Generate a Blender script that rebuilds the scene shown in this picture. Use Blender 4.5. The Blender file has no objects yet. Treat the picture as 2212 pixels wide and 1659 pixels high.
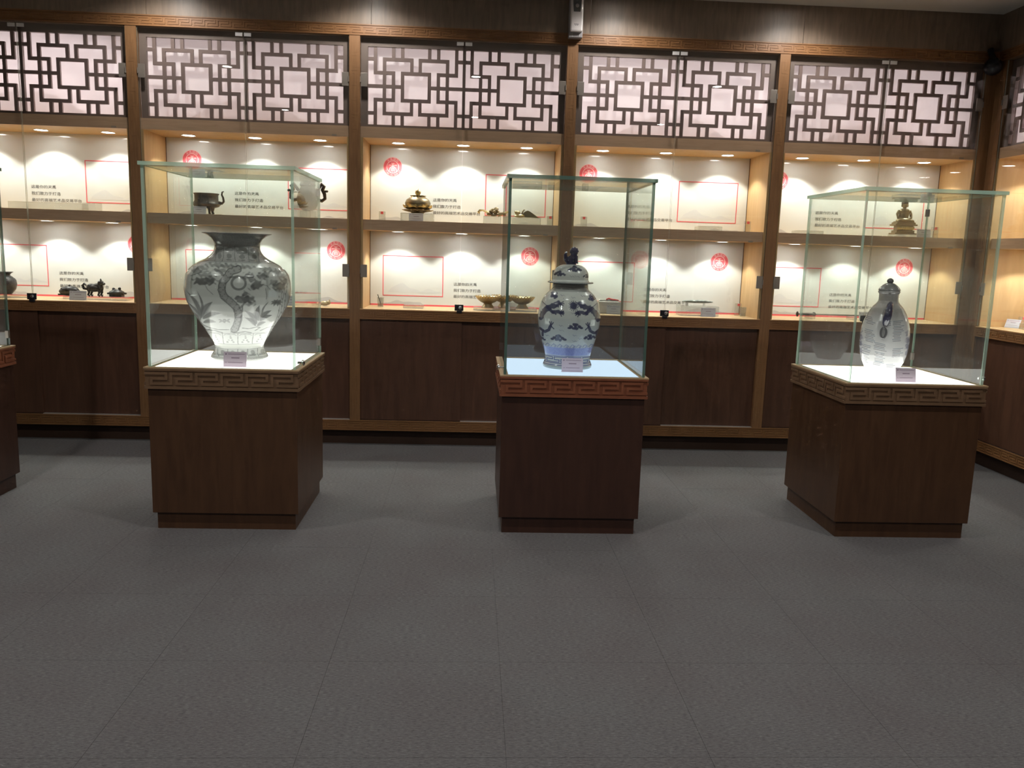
import bpy, math, random
import numpy as np
from mathutils import Matrix, Vector
random.seed(7)
SC = bpy.context.scene
COL = SC.collection
PI = math.pi
R = math.radians

# ------------------------------------------------------------------ camera
F_PX, PITCH, ROLL, YAW, D = 1780.8, R(9.123), R(1.741), R(3.011), 6.228
cam = bpy.data.cameras.new('camera'); camo = bpy.data.objects.new('camera', cam); COL.objects.link(camo)
cam.sensor_fit = 'HORIZONTAL'; cam.sensor_width = 36.0; cam.lens = F_PX / 2212 * 36.0
cam.clip_start = 0.05; cam.clip_end = 60
fw = Vector((math.sin(YAW)*math.cos(PITCH), math.cos(YAW)*math.cos(PITCH), -math.sin(PITCH)))
rt = Vector((math.cos(YAW), -math.sin(YAW), 0)); up = rt.cross(fw)
r2 = rt*math.cos(ROLL) + up*math.sin(ROLL); u2 = up*math.cos(ROLL) - rt*math.sin(ROLL)
camo.matrix_world = Matrix(((r2.x, u2.x, -fw.x, 0), (r2.y, u2.y, -fw.y, 0), (r2.z, u2.z, -fw.z, 1.5), (0, 0, 0, 1)))
SC.camera = camo

# ------------------------------------------------------------------ view, world
SC.view_settings.view_transform = 'Standard'; SC.view_settings.look = 'None'
SC.view_settings.exposure = 0.0; SC.view_settings.gamma = 1.0; SC.view_settings.use_curve_mapping = False
w = bpy.data.worlds.new('world'); SC.world = w; w.use_nodes = True
w.node_tree.nodes['Background'].inputs[0].default_value = (0.02, 0.02, 0.02, 1)
w.node_tree.nodes['Background'].inputs[1].default_value = 0.1
SC.cycles.max_bounces = 7; SC.cycles.transparent_max_bounces = 24
SC.cycles.diffuse_bounces = 3; SC.cycles.glossy_bounces = 4
SC.cycles.sample_clamp_indirect = 4.0; SC.cycles.caustics_reflective = False; SC.cycles.caustics_refractive = False
SC.cycles.use_denoising = True; SC.cycles.use_adaptive_sampling = True; SC.cycles.adaptive_threshold = 0.03; SC.cycles.adaptive_min_samples = 12

P_SHELF = 0.86      # watts of one shelf spotlight
P_ROOM = 46.0      # watts of one ceiling spotlight
SPOT_COL = (0.97, 1.0, 0.92)
ROOM_COL = (1.0, 0.965, 0.93)
def spot(name, loc, power, size, blend, color, radius=0.02, rot=(0, 0, 0)):
    l = bpy.data.lights.new(name, 'SPOT'); l.energy = power; l.spot_size = R(size); l.spot_blend = blend
    l.color = color; l.shadow_soft_size = radius
    o = bpy.data.objects.new(name, l); o.location = loc; o.rotation_euler = rot; COL.objects.link(o)
    return o
def area(name, loc, power, sx, sy, color, rot):
    l = bpy.data.lights.new(name, 'AREA'); l.shape = 'RECTANGLE'; l.size = sx; l.size_y = sy; l.energy = power; l.color = color
    o = bpy.data.objects.new(name, l); o.location = loc; o.rotation_euler = rot; COL.objects.link(o)
    return o
PITCHX = 1.5625
BAYX = [-3.211 + PITCHX*k for k in range(5)]
ZC = 3.325           # ceiling
RX = 3.86            # front plane of the right-hand cabinet
RY = 5.377           # its middle
LAMPX = [-0.49, 0.0, 0.485]
Z_UP, Z_MT, Z_MB, Z_CT, Z_CB = 2.287, 1.702, 1.627, 1.044, 0.967
def bay_world(k, x, y, z):
    if k < 5: return (BAYX[k] + x, D + y, z)
    return (RX + y, RY - x, z)
for k in range(6):
    for x in LAMPX:
        spot('shelf_spot', bay_world(k, x, 0.27, Z_UP-0.012), P_SHELF*16, 114, 0.28, SPOT_COL)
        spot('shelf_spot', bay_world(k, x, 0.27, Z_MB-0.012), P_SHELF*14, 114, 0.28, SPOT_COL)
    rz = 0 if k < 5 else -PI/2
    area('lattice_tube', bay_world(k, 0, 0.40, 2.63), 19.0, 1.3, 0.05, (1.0, 0.95, 0.93), (-PI/2, 0, rz))
ROOM_LAMPS = [(-2.16, 5.86), (-0.76, 5.86), (1.02, 5.86), (2.33, 5.86)] + [(x, y) for y in (3.3, 0.6) for x in (-2.6, 0.0, 2.6)]
for i, (x, y) in enumerate(ROOM_LAMPS):
    spot('ceiling_spot', (x, y, ZC-0.03), P_ROOM*(0.55 if i < 4 else 1.75), 150, 0.6, ROOM_COL, 0.04)

# ------------------------------------------------------------------ materials
def mat(name, color=(0.5, 0.5, 0.5), rough=0.5, metal=0.0, spec=0.5, coat=0.0, coat_r=0.1):
    m = bpy.data.materials.new(name); m.use_nodes = True
    b = m.node_tree.nodes['Principled BSDF']
    b.inputs['Base Color'].default_value = (*color, 1); b.inputs['Roughness'].default_value = rough
    b.inputs['Metallic'].default_value = metal; b.inputs['Specular IOR Level'].default_value = spec
    b.inputs['Coat Weight'].default_value = coat; b.inputs['Coat Roughness'].default_value = coat_r
    m.diffuse_color = (*color, 1)
    return m
def nodes(m): return m.node_tree.nodes, m.node_tree.links, m.node_tree.nodes['Principled BSDF']
def grain(m, c1, c2, scale=(1, 1, 1), ns=6.0, detail=6, bump=0.05, lo=0.3, hi=0.7, dist=0.6, coords='Object', rough=None):
    N, L, b = nodes(m)
    tc = N.new('ShaderNodeTexCoord'); mp = N.new('ShaderNodeMapping'); mp.inputs['Scale'].default_value = scale
    no = N.new('ShaderNodeTexNoise'); no.inputs['Scale'].default_value = ns; no.inputs['Detail'].default_value = detail; no.inputs['Distortion'].default_value = dist
    cr = N.new('ShaderNodeValToRGB'); cr.color_ramp.elements[0].position = lo; cr.color_ramp.elements[1].position = hi
    cr.color_ramp.elements[0].color = (*c1, 1); cr.color_ramp.elements[1].color = (*c2, 1)
    L.new(tc.outputs[coords], mp.inputs[0]); L.new(mp.outputs[0], no.inputs[0]); L.new(no.outputs[0], cr.inputs[0]); L.new(cr.outputs[0], b.inputs['Base Color'])
    if bump:
        bp = N.new('ShaderNodeBump'); bp.inputs['Strength'].default_value = bump; bp.inputs['Distance'].default_value = 0.01
        L.new(no.outputs[0], bp.inputs['Height']); L.new(bp.outputs[0], b.inputs['Normal'])
    if rough:
        mr = N.new('ShaderNodeMapRange'); mr.inputs['To Min'].default_value = rough[0]; mr.inputs['To Max'].default_value = rough[1]
        L.new(no.outputs[0], mr.inputs[0]); L.new(mr.outputs[0], b.inputs['Roughness'])
    return m
def emit(name, color, strength):
    m = bpy.data.materials.new(name); m.use_nodes = True; N = m.node_tree.nodes; L = m.node_tree.links
    N.remove(N['Principled BSDF']); e = N.new('ShaderNodeEmission'); e.inputs[0].default_value = (*color, 1); e.inputs[1].default_value = strength
    L.new(e.outputs[0], N['Material Output'].inputs[0]); m.diffuse_color = (*color, 1)
    return m
def glass(name, tint=(0.97, 0.985, 0.975), rough=0.0, f0=0.04, haze=0.0):
    m = bpy.data.materials.new(name); m.use_nodes = True; N = m.node_tree.nodes; L = m.node_tree.links
    N.remove(N['Principled BSDF'])
    t = N.new('ShaderNodeBsdfTransparent'); t.inputs[0].default_value = (*tint, 1)
    g = N.new('ShaderNodeBsdfGlossy'); g.inputs['Roughness'].default_value = rough
    lw = N.new('ShaderNodeLayerWeight'); lw.inputs[0].default_value = 0.5
    pw = N.new('ShaderNodeMath'); pw.operation = 'POWER'; pw.inputs[1].default_value = 5
    ml = N.new('ShaderNodeMath'); ml.operation = 'MULTIPLY_ADD'; ml.inputs[1].default_value = 1-f0; ml.inputs[2].default_value = f0
    mx = N.new('ShaderNodeMixShader')
    L.new(lw.outputs['Facing'], pw.inputs[0]); L.new(pw.outputs[0], ml.inputs[0]); L.new(ml.outputs[0], mx.inputs[0])
    L.new(t.outputs[0], mx.inputs[1]); L.new(g.outputs[0], mx.inputs[2]); out = mx
    if haze:
        d = N.new('ShaderNodeBsdfDiffuse'); d.inputs[0].default_value = (0.8, 0.8, 0.78, 1)
        m2 = N.new('ShaderNodeMixShader'); m2.inputs[0].default_value = haze
        L.new(mx.outputs[0], m2.inputs[1]); L.new(d.outputs[0], m2.inputs[2]); out = m2
    L.new(out.outputs[0], N['Material Output'].inputs[0])
    m.diffuse_color = (0.8, 0.9, 0.85, 0.3)
    return m
M = {}
M['rail'] = grain(mat('oak_rail', rough=0.38), (0.205, 0.098, 0.038), (0.275, 0.134, 0.053), (1.5, 9, 14), 5, bump=0.06)
M['post'] = grain(mat('oak_post', rough=0.38), (0.205, 0.104, 0.045), (0.27, 0.140, 0.061), (14, 9, 1.2), 5, bump=0.06)
M['shelf'] = grain(mat('shelf_front', rough=0.45), (0.60, 0.385, 0.25), (0.70, 0.46, 0.305), (1.2, 9, 12), 5, bump=0.03)
M['maple'] = grain(mat('maple_lining', rough=0.42), (0.56, 0.35, 0.16), (0.66, 0.43, 0.21), (5, 5, 0.8), 4, bump=0.02)
M['deck'] = grain(mat('maple_deck', rough=0.35), (0.62, 0.42, 0.22), (0.72, 0.51, 0.28), (0.8, 6, 6), 4, bump=0.02)
M['door'] = grain(mat('walnut_door', rough=0.36), (0.082, 0.038, 0.024), (0.118, 0.055, 0.033), (7, 7, 0.7), 4, bump=0.03)
M['fascia'] = grain(mat('walnut_fascia', rough=0.38), (0.165, 0.120, 0.085), (0.235, 0.175, 0.125), (6, 6, 0.9), 6, bump=0.06, rough=(0.34, 0.46))
M['wallveneer'] = grain(mat('walnut_wall', rough=0.45), (0.08, 0.040, 0.024), (0.12, 0.062, 0.036), (5, 5, 0.7), 4, bump=0.03)
M['kick'] = mat('kick_board', (0.045, 0.022, 0.013), 0.5)
M['lattice'] = mat('lattice_wood', (0.27, 0.19, 0.175), 0.42)
M['latticeframe'] = mat('lattice_frame', (0.23, 0.172, 0.150), 0.4)
M['white'] = mat('print_board', (0.80, 0.80, 0.77), 0.35, coat=1.0, coat_r=0.02)
M['red'] = mat('print_red', (0.84, 0.13, 0.16), 0.5)
M['pink'] = mat('print_pink', (0.95, 0.60, 0.58), 0.5)
M['ink'] = mat('print_ink', (0.055, 0.055, 0.06), 0.6)
M['hill'] = mat('print_hill', (0.70, 0.70, 0.70), 0.6)
M['hill2'] = mat('print_hill_dark', (0.56, 0.56, 0.57), 0.6)
M['glass'] = glass('door_glass', (0.965, 0.975, 0.965))
M['caseglass'] = glass('case_glass', (0.96, 0.98, 0.965), haze=0.014)
M['acrylic'] = glass('acrylic', (0.90, 0.91, 0.90), f0=0.06, haze=0.10)
def edge_mat(name, col, tr):
    m = mat(name, col, 0.2); N, L, b = nodes(m); t = N.new('ShaderNodeBsdfTransparent'); t.inputs[0].default_value = (0.75, 0.88, 0.80, 1)
    mx = N.new('ShaderNodeMixShader'); mx.inputs[0].default_value = tr; L.new(b.outputs[0], mx.inputs[1]); L.new(t.outputs[0], mx.inputs[2]); L.new(mx.outputs[0], N['Material Output'].inputs[0])
    return m
M['edge'] = edge_mat('glass_edge', (0.50, 0.70, 0.56), 0.38)
M['edgedark'] = edge_mat('glass_edge_dark', (0.085, 0.15, 0.12), 0.15)
M['dooredge'] = mat('door_glass_edge', (0.42, 0.42, 0.34), 0.2)
M['steel'] = mat('brushed_steel', (0.27, 0.235, 0.20), 0.4, metal=0.3)
M['chrome'] = mat('chrome', (0.7, 0.7, 0.7), 0.12, metal=1.0)
M['alu'] = mat('aluminium_track', (0.62, 0.58, 0.55), 0.35, metal=0.6)
M['clip'] = mat('white_clip', (0.75, 0.72, 0.70), 0.4)
M['beige_block'] = mat('beige_plain', (0.42, 0.33, 0.27), 0.5)
M['lampring'] = mat('lamp_ring', (0.75, 0.73, 0.7), 0.3)
M['lens'] = emit('lamp_lens', (1.0, 0.97, 0.93), 38.0)
M['roomlens'] = emit('room_lamp_lens', (1.0, 0.96, 0.90), 45.0)
for q_ in ('lens', 'roomlens'): M[q_].cycles.emission_sampling = 'NONE'   # the spot lamps inside the fittings do the lighting
M['pedbody'] = grain(mat('pedestal_oak', rough=0.42), (0.062, 0.027, 0.012), (0.092, 0.043, 0.019), (5, 5, 0.7), 5, bump=0.04)
M['pedred'] = grain(mat('pedestal_mahogany', rough=0.42), (0.042, 0.017, 0.0105), (0.060, 0.025, 0.015), (5, 5, 0.7), 5, bump=0.04)
M['frieze'] = grain(mat('pedestal_frieze', rough=0.4), (0.150, 0.088, 0.048), (0.205, 0.122, 0.068), (3, 3, 9), 4, bump=0.04)
M['friezered'] = grain(mat('pedestal_frieze_red', rough=0.4), (0.20, 0.066, 0.032), (0.27, 0.095, 0.046), (3, 3, 9), 4, bump=0.04)
M['ledge'] = mat('pedestal_ledge', (0.42, 0.29, 0.16), 0.4)
M['panelwarm'] = emit('light_panel_warm', (1.0, 0.975, 0.93), 3.3)
M['panelcool'] = emit('light_panel_cool', (0.66, 0.82, 1.0), 1.15)
M['gold'] = mat('gilt_bronze', (0.52, 0.42, 0.22), 0.28, metal=1.0)
M['golddark'] = mat('gilt_bronze_aged', (0.30, 0.235, 0.145), 0.4, metal=0.8)
M['bronze'] = grain(mat('dark_bronze', rough=0.38, metal=0.35), (0.055, 0.045, 0.038), (0.12, 0.095, 0.078), (1, 1, 1), 60, bump=0.15)
M['iron'] = grain(mat('black_bronze', rough=0.4, metal=0.3), (0.022, 0.022, 0.024), (0.06, 0.056, 0.056), (1, 1, 1), 60, bump=0.15)
M['card'] = mat('card_lilac', (0.66, 0.55, 0.66), 0.5)
M['cardblue'] = mat('card_blue', (0.62, 0.66, 0.78), 0.5)
M['cardprint'] = mat('card_print', (0.20, 0.12, 0.20), 0.5)
M['plastic'] = mat('dispenser_plastic', (0.62, 0.58, 0.56), 0.3, coat=0.6, coat_r=0.05)
M['plasticgrey'] = mat('dispenser_grey', (0.30, 0.28, 0.28), 0.35)
M['smoke'] = mat('dispenser_window', (0.05, 0.05, 0.05), 0.1, coat=1.0)
M['black'] = mat('black_plastic', (0.012, 0.012, 0.016), 0.35)
M['paint'] = mat('ceiling_paint', (0.55, 0.52, 0.48), 0.8)
M['jade'] = grain(mat('grey_jade', rough=0.3), (0.16, 0.19, 0.18), (0.36, 0.40, 0.38), (1, 1, 1), 40, bump=0.1)
M['silver'] = mat('aged_silver', (0.35, 0.36, 0.34), 0.3, metal=0.8)
M['coral'] = mat('red_cord', (0.55, 0.05, 0.05), 0.5)
M['cobalt'] = mat('cobalt_glaze', (0.012, 0.014, 0.05), 0.12, coat=1.0, coat_r=0.03)
M['cobaltgrey'] = mat('blue_grey_glaze', (0.10, 0.10, 0.11), 0.15, coat=1.0, coat_r=0.03)
def painted(name):
    m = mat(name, rough=0.22, coat=1.0, coat_r=0.03); N, L, b = nodes(m)
    a = N.new('ShaderNodeVertexColor'); a.layer_name = 'glaze'; L.new(a.outputs[0], b.inputs['Base Color'])
    return m
M['glaze'] = painted('painted_glaze')
def carpet_mat():
    m = mat('carpet', rough=0.95, spec=0.1); N, L, b = nodes(m)
    tc = N.new('ShaderNodeTexCoord'); geo = N.new('ShaderNodeNewGeometry')
    mp = N.new('ShaderNodeMapping'); mp.inputs['Scale'].default_value = (55, 230, 1)
    n1 = N.new('ShaderNodeTexNoise'); n1.inputs['Scale'].default_value = 1.0; n1.inputs['Detail'].default_value = 4; n1.inputs['Roughness'].default_value = 0.75
    n2 = N.new('ShaderNodeTexNoise'); n2.inputs['Scale'].default_value = 2.2; n2.inputs['Detail'].default_value = 3
    n3 = N.new('ShaderNodeTexVoronoi'); n3.inputs['Scale'].default_value = 1.0; mp3 = N.new('ShaderNodeMapping'); mp3.inputs['Scale'].default_value = (70, 170, 1)
    cr = N.new('ShaderNodeValToRGB'); e = cr.color_ramp.elements
    e[0].position = 0.30; e[0].color = (0.066, 0.066, 0.067, 1); e[1].position = 0.62; e[1].color = (0.166, 0.161, 0.163, 1)
    x = e.new(0.46); x.color = (0.124, 0.118, 0.121, 1); x = e.new(0.80); x.color = (0.32, 0.33, 0.32, 1)
    L.new(geo.outputs['Position'], mp.inputs[0]); L.new(mp.outputs[0], n1.inputs[0]); L.new(geo.outputs['Position'], n2.inputs[0])
    L.new(geo.outputs['Position'], mp3.inputs[0]); L.new(mp3.outputs[0], n3.inputs[0])
    L.new(n1.outputs[0], cr.inputs[0])
    mx = N.new('ShaderNodeMix'); mx.data_type = 'RGBA'; mx.blend_type = 'MULTIPLY'; mx.inputs[0].default_value = 0.35
    cr2 = N.new('ShaderNodeValToRGB'); cr2.color_ramp.elements[0].position = 0.3; cr2.color_ramp.elements[0].color = (0.78, 0.72, 0.70, 1)
    cr2.color_ramp.elements[1].position = 0.7; cr2.color_ramp.elements[1].color = (1.0, 1.08, 1.04, 1)
    L.new(n2.outputs[0], cr2.inputs[0]); L.new(cr.outputs[0], mx.inputs[6]); L.new(cr2.outputs[0], mx.inputs[7]); L.new(mx.outputs[2], b.inputs['Base Color'])
    bp = N.new('ShaderNodeBump'); bp.inputs['Strength'].default_value = 0.5; bp.inputs['Distance'].default_value = 0.004
    L.new(n1.outputs[0], bp.inputs['Height']); L.new(bp.outputs[0], b.inputs['Normal'])
    return m
M['carpet'] = carpet_mat()
def translucent_panel():
    m = bpy.data.materials.new('rice_paper_panel'); m.use_nodes = True; N = m.node_tree.nodes; L = m.node_tree.links
    N.remove(N['Principled BSDF']); t = N.new('ShaderNodeBsdfTranslucent'); d = N.new('ShaderNodeBsdfDiffuse'); mx = N.new('ShaderNodeMixShader')
    t.inputs[0].default_value = (0.85, 0.80, 0.82, 1); d.inputs[0].default_value = (0.72, 0.68, 0.69, 1); mx.inputs[0].default_value = 0.5
    L.new(t.outputs[0], mx.inputs[1]); L.new(d.outputs[0], mx.inputs[2]); L.new(mx.outputs[0], N['Material Output'].inputs[0])
    return m
M['paper'] = translucent_panel()

# ------------------------------------------------------------------ mesh helpers
class MB:
    def __init__(s): s.v = []; s.f = []; s.mi = []
    def add(s, vs, fs, mi=0):
        n = len(s.v); s.v += [tuple(p) for p in vs]; s.f += [tuple(i+n for i in f) for f in fs]; s.mi += [mi]*len(fs); return s
    def box(s, x0, x1, y0, y1, z0, z1, mi=0, edge_mi=None, thin=None):
        vs = [(x, y, z) for x in (x0, x1) for y in (y0, y1) for z in (z0, z1)]
        fs = [(0, 1, 3, 2), (4, 6, 7, 5), (0, 4, 5, 1), (2, 3, 7, 6), (0, 2, 6, 4), (1, 5, 7, 3)]   # -x +x -y +y -z +z
        n = len(s.v); s.v += vs; s.f += [tuple(i+n for i in f) for f in fs]
        if edge_mi is None: s.mi += [mi]*6
        else: s.mi += [mi if (i//2) == thin else edge_mi for i in range(6)]
        return s
    def prism(s, poly, y0, y1, mi=0):      # poly in (x, z), extruded along y
        n = len(poly); vs = [(x, y0, z) for x, z in poly] + [(x, y1, z) for x, z in poly]
        fs = [tuple(range(n)), tuple(range(2*n-1, n-1, -1))] + [(i, n+i, n+(i+1) % n, (i+1) % n) for i in range(n)]
        return s.add(vs, fs, mi)
    def lathe(s, prof, n=32, c=(0, 0, 0), mi=0, caps=True):
        vs = []; fs = []; m = len(prof)
        for r, z in prof:
            for i in range(n):
                a = 2*PI*i/n; vs.append((c[0]+r*math.cos(a), c[1]+r*math.sin(a), c[2]+z))
        for j in range(m-1):
            for i in range(n):
                k = (i+1) % n; fs.append((j*n+i, j*n+k, (j+1)*n+k, (j+1)*n+i))
        if caps: fs.append(tuple(range(n-1, -1, -1))); fs.append(tuple((m-1)*n+i for i in range(n)))
        return s.add(vs, fs, mi)
    def ball(s, c, r, n=12, m=8, mi=0, rot=None):
        if not hasattr(r, '__len__'): r = (r, r, r)
        vs = []; fs = []
        for j in range(m+1):
            t = PI*j/m
            for i in range(n):
                a = 2*PI*i/n; p = Vector((r[0]*math.sin(t)*math.cos(a), r[1]*math.sin(t)*math.sin(a), -r[2]*math.cos(t)))
                if rot: p = rot @ p
                vs.append((c[0]+p.x, c[1]+p.y, c[2]+p.z))
        for j in range(m):
            for i in range(n):
                k = (i+1) % n; fs.append((j*n+i, j*n+k, (j+1)*n+k, (j+1)*n+i))
        return s.add(vs, fs, mi)
    def tube(s, pts, rad, n=8, mi=0, close=False):
        pts = [Vector(p) for p in pts]; m = len(pts)
        if not hasattr(rad, '__len__'): rad = [rad]*m
        vs = []; fs = []; ref = Vector((0.13, 0.97, 0.2))
        for j, p in enumerate(pts):
            a = pts[(j-1) % m] if close else pts[max(j-1, 0)]; b = pts[(j+1) % m] if close else pts[min(j+1, m-1)]
            t = (b-a).normalized(); x = t.cross(ref)
            if x.length < 1e-3: x = t.cross(Vector((1, 0, 0)))
            x.normalize(); y = t.cross(x)
            for i in range(n):
                q = 2*PI*i/n; vs.append(p + (x*math.cos(q)+y*math.sin(q))*rad[j])
        for j in range(m if close else m-1):
            jj = (j+1) % m
            for i in range(n):
                k = (i+1) % n; fs.append((j*n+i, j*n+k, jj*n+k, jj*n+i))
        if not close: fs.append(tuple(range(n-1, -1, -1))); fs.append(tuple((m-1)*n+i for i in range(n)))
        return s.add(vs, fs, mi)
    def xf(s, mtx):
        s.v = [tuple(mtx @ Vector(p)) for p in s.v]; return s
    def merge(s, o, mtx=None):
        return s.add([(mtx @ Vector(p)) for p in o.v] if mtx else o.v, o.f, 0)
    def mesh(s, name, mats, smooth=False):
        me = bpy.data.meshes.new(name); me.from_pydata(s.v, [], s.f); me.update()
        for m_ in (mats if isinstance(mats, (list, tuple)) else [mats]): me.materials.append(m_)
        me.polygons.foreach_set('material_index', s.mi)
        if smooth: me.polygons.foreach_set('use_smooth', [True]*len(s.f))
        import bmesh
        b = bmesh.new(); b.from_mesh(me); bmesh.ops.recalc_face_normals(b, faces=b.faces); b.to_mesh(me); b.free()
        if smooth: me.set_sharp_from_angle(angle=R(40)) if hasattr(me, 'set_sharp_from_angle') else None
        return me
    def build(s, name, mats, parent=None, smooth=False, bevel=0, loc=(0, 0, 0)):
        o = bpy.data.objects.new(name, s.mesh(name, mats, smooth)); COL.objects.link(o); o.location = loc
        if parent: o.parent = parent
        if bevel:
            bv = o.modifiers.new('bevel', 'BEVEL'); bv.width = bevel; bv.segments = 2; bv.limit_method = 'ANGLE'
        return o
def link(name, me, parent, loc=(0, 0, 0), rot=(0, 0, 0)):
    o = bpy.data.objects.new(name, me); COL.objects.link(o); o.location = loc; o.rotation_euler = rot; o.parent = parent
    return o
def thing(name, label, cat, loc=(0, 0, 0), rz=0, group=None):
    o = bpy.data.objects.new(name, None); COL.objects.link(o); o.location = loc; o.rotation_euler = (0, 0, rz)
    o.empty_display_size = 0.05; o['label'] = label; o['category'] = cat
    if group: o['group'] = group
    return o
def tag(o, label, cat, group=None):
    o['label'] = label; o['category'] = cat
    if group: o['group'] = group
    return o
def struct(o): o['kind'] = 'structure'; return o
def copy_tree(o, parent=None):
    c = o.copy(); COL.objects.link(c); c.parent = parent
    for ch in list(o.children): copy_tree(ch, c)
    return c
def text_mb(body, size, sx=1.0, sz=1.0, align='LEFT', spacing=1.0, extrude=0.0):
    cu = bpy.data.curves.new('t', 'FONT'); cu.body = body; cu.size = size; cu.align_x = align; cu.space_character = spacing
    cu.resolution_u = 2; cu.extrude = extrude
    o = bpy.data.objects.new('t', cu); COL.objects.link(o)
    dg = bpy.context.evaluated_depsgraph_get(); me = bpy.data.meshes.new_from_object(o.evaluated_get(dg))
    b = MB(); b.add([(v.co.x*sx, -v.co.z, v.co.y*sz) for v in me.vertices], [tuple(p.vertices) for p in me.polygons])
    bpy.data.objects.remove(o); bpy.data.curves.remove(cu); bpy.data.meshes.remove(me)
    return b
def meander(b, x0, x1, z0, z1, unit, bar, y0, depth):
    """raised key-fret carving on the face y=y0, towards -y"""
    n = max(1, round((x1-x0)/unit)); u = (x1-x0)/n; zm = (z0+z1)/2; h = bar/2
    for i in range(n):
        a = x0+i*u; c = a+0.80*u; e = a+0.22*u; g = a+u
        b.box(a-h, c+h, y0-depth, y0, z1-bar, z1)
        b.box(c-h, c+h, y0-depth, y0, zm-h, z1-bar)
        b.box(e-h, c-h, y0-depth, y0, zm-h, zm+h)
        b.box(e-h, e+h, y0-depth, y0, z0+bar, zm-h)
        b.box(e-h, g+h, y0-depth, y0, z0, z0+bar)
        if i < n-1: b.box(g-h, g+h, y0-depth, y0, z0+bar, z1-bar)
    return b

# ------------------------------------------------------------------ room shell
XL, YF = -4.035, -3.2
floor = struct(MB().box(XL, RX+0.5, YF, D+0.6, -0.06, -0.002).build('floor', M['carpet']))
tw, td = 0.6225, 0.583
tile = MB().box(0.0005, tw-0.0005, 0.0005, td-0.0005, -0.002, 0).mesh('carpet_tile', M['carpet'])
for i in range(-5, 9):
    for j in range(-5, 6):
        x = -1.11 + i*tw; y = 2.262 + j*td
        if x < XL-tw or x+tw < XL or x > RX-0.2 or y > 5.6: continue
        link('carpet_tile', tile, floor, (x, y, 0))
edge_t = MB().box(0.0005, tw-0.0005, 0.0005, 0.53, -0.002, 0).mesh('carpet_tile', M['carpet'])
for i in range(-4, 8):
    link('carpet_tile', edge_t, floor, (-1.11+i*tw, 2.262+6*td, 0))
ceiling = struct(MB().box(XL-0.1, RX+0.6, YF, D+0.6, ZC, ZC+0.08).build('ceiling', M['paint']))
wall_back = struct(MB().box(XL-0.1, RX+0.6, D+0.475, D+0.575, 0, ZC).build('wall_back', M['wallveneer']))
wall_left = struct(MB().box(XL-0.1, XL, YF, D+0.475, 0, ZC).build('wall_left', M['wallveneer']))
wall_front = struct(MB().box(XL-0.1, RX+0.6, YF-0.1, YF, 0, ZC).build('wall_front', M['wallveneer']))
wall_right = struct(MB().box(RX+0.475, RX+0.575, YF, D+0.475, 0, ZC).build('wall_right', M['wallveneer']))
MB().box(RX, RX+0.05, YF, RY-0.82, 0, ZC).build('wainscot_panel', M['wallveneer'], wall_right)
# veneer boards of the bulkhead over the cabinets
Z_RT = 3.062
for i in range(-3, 3):
    a = -0.75 + i*PITCHX; b_ = a+PITCHX
    a = max(a, XL); b_ = min(b_, RX-0.001)
    if i == 2: b_ = RX-0.001
    if b_ > a: MB().box(a+0.0015, b_-0.0015, D-0.004, D+0.02, Z_RT, ZC-0.001).build('veneer_panel', M['fascia'], wall_back)
MB().box(2.376, RX-0.001, D-0.004, D+0.02, Z_RT, ZC-0.001).build('veneer_panel', M['fascia'], wall_back) if False else None
for a, b_ in ((6.222, 4.7), (4.697, 3.1), (3.097, YF)):
    MB().box(RX-0.004, RX+0.02, b_, a, Z_RT, ZC-0.001).build('veneer_panel', M['fascia'], wall_right)
corner = struct(MB().box(RX-0.0765, RX+0.02, D-0.003, D+0.03, 0, Z_RT).build('trim_1', M['post']))

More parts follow.
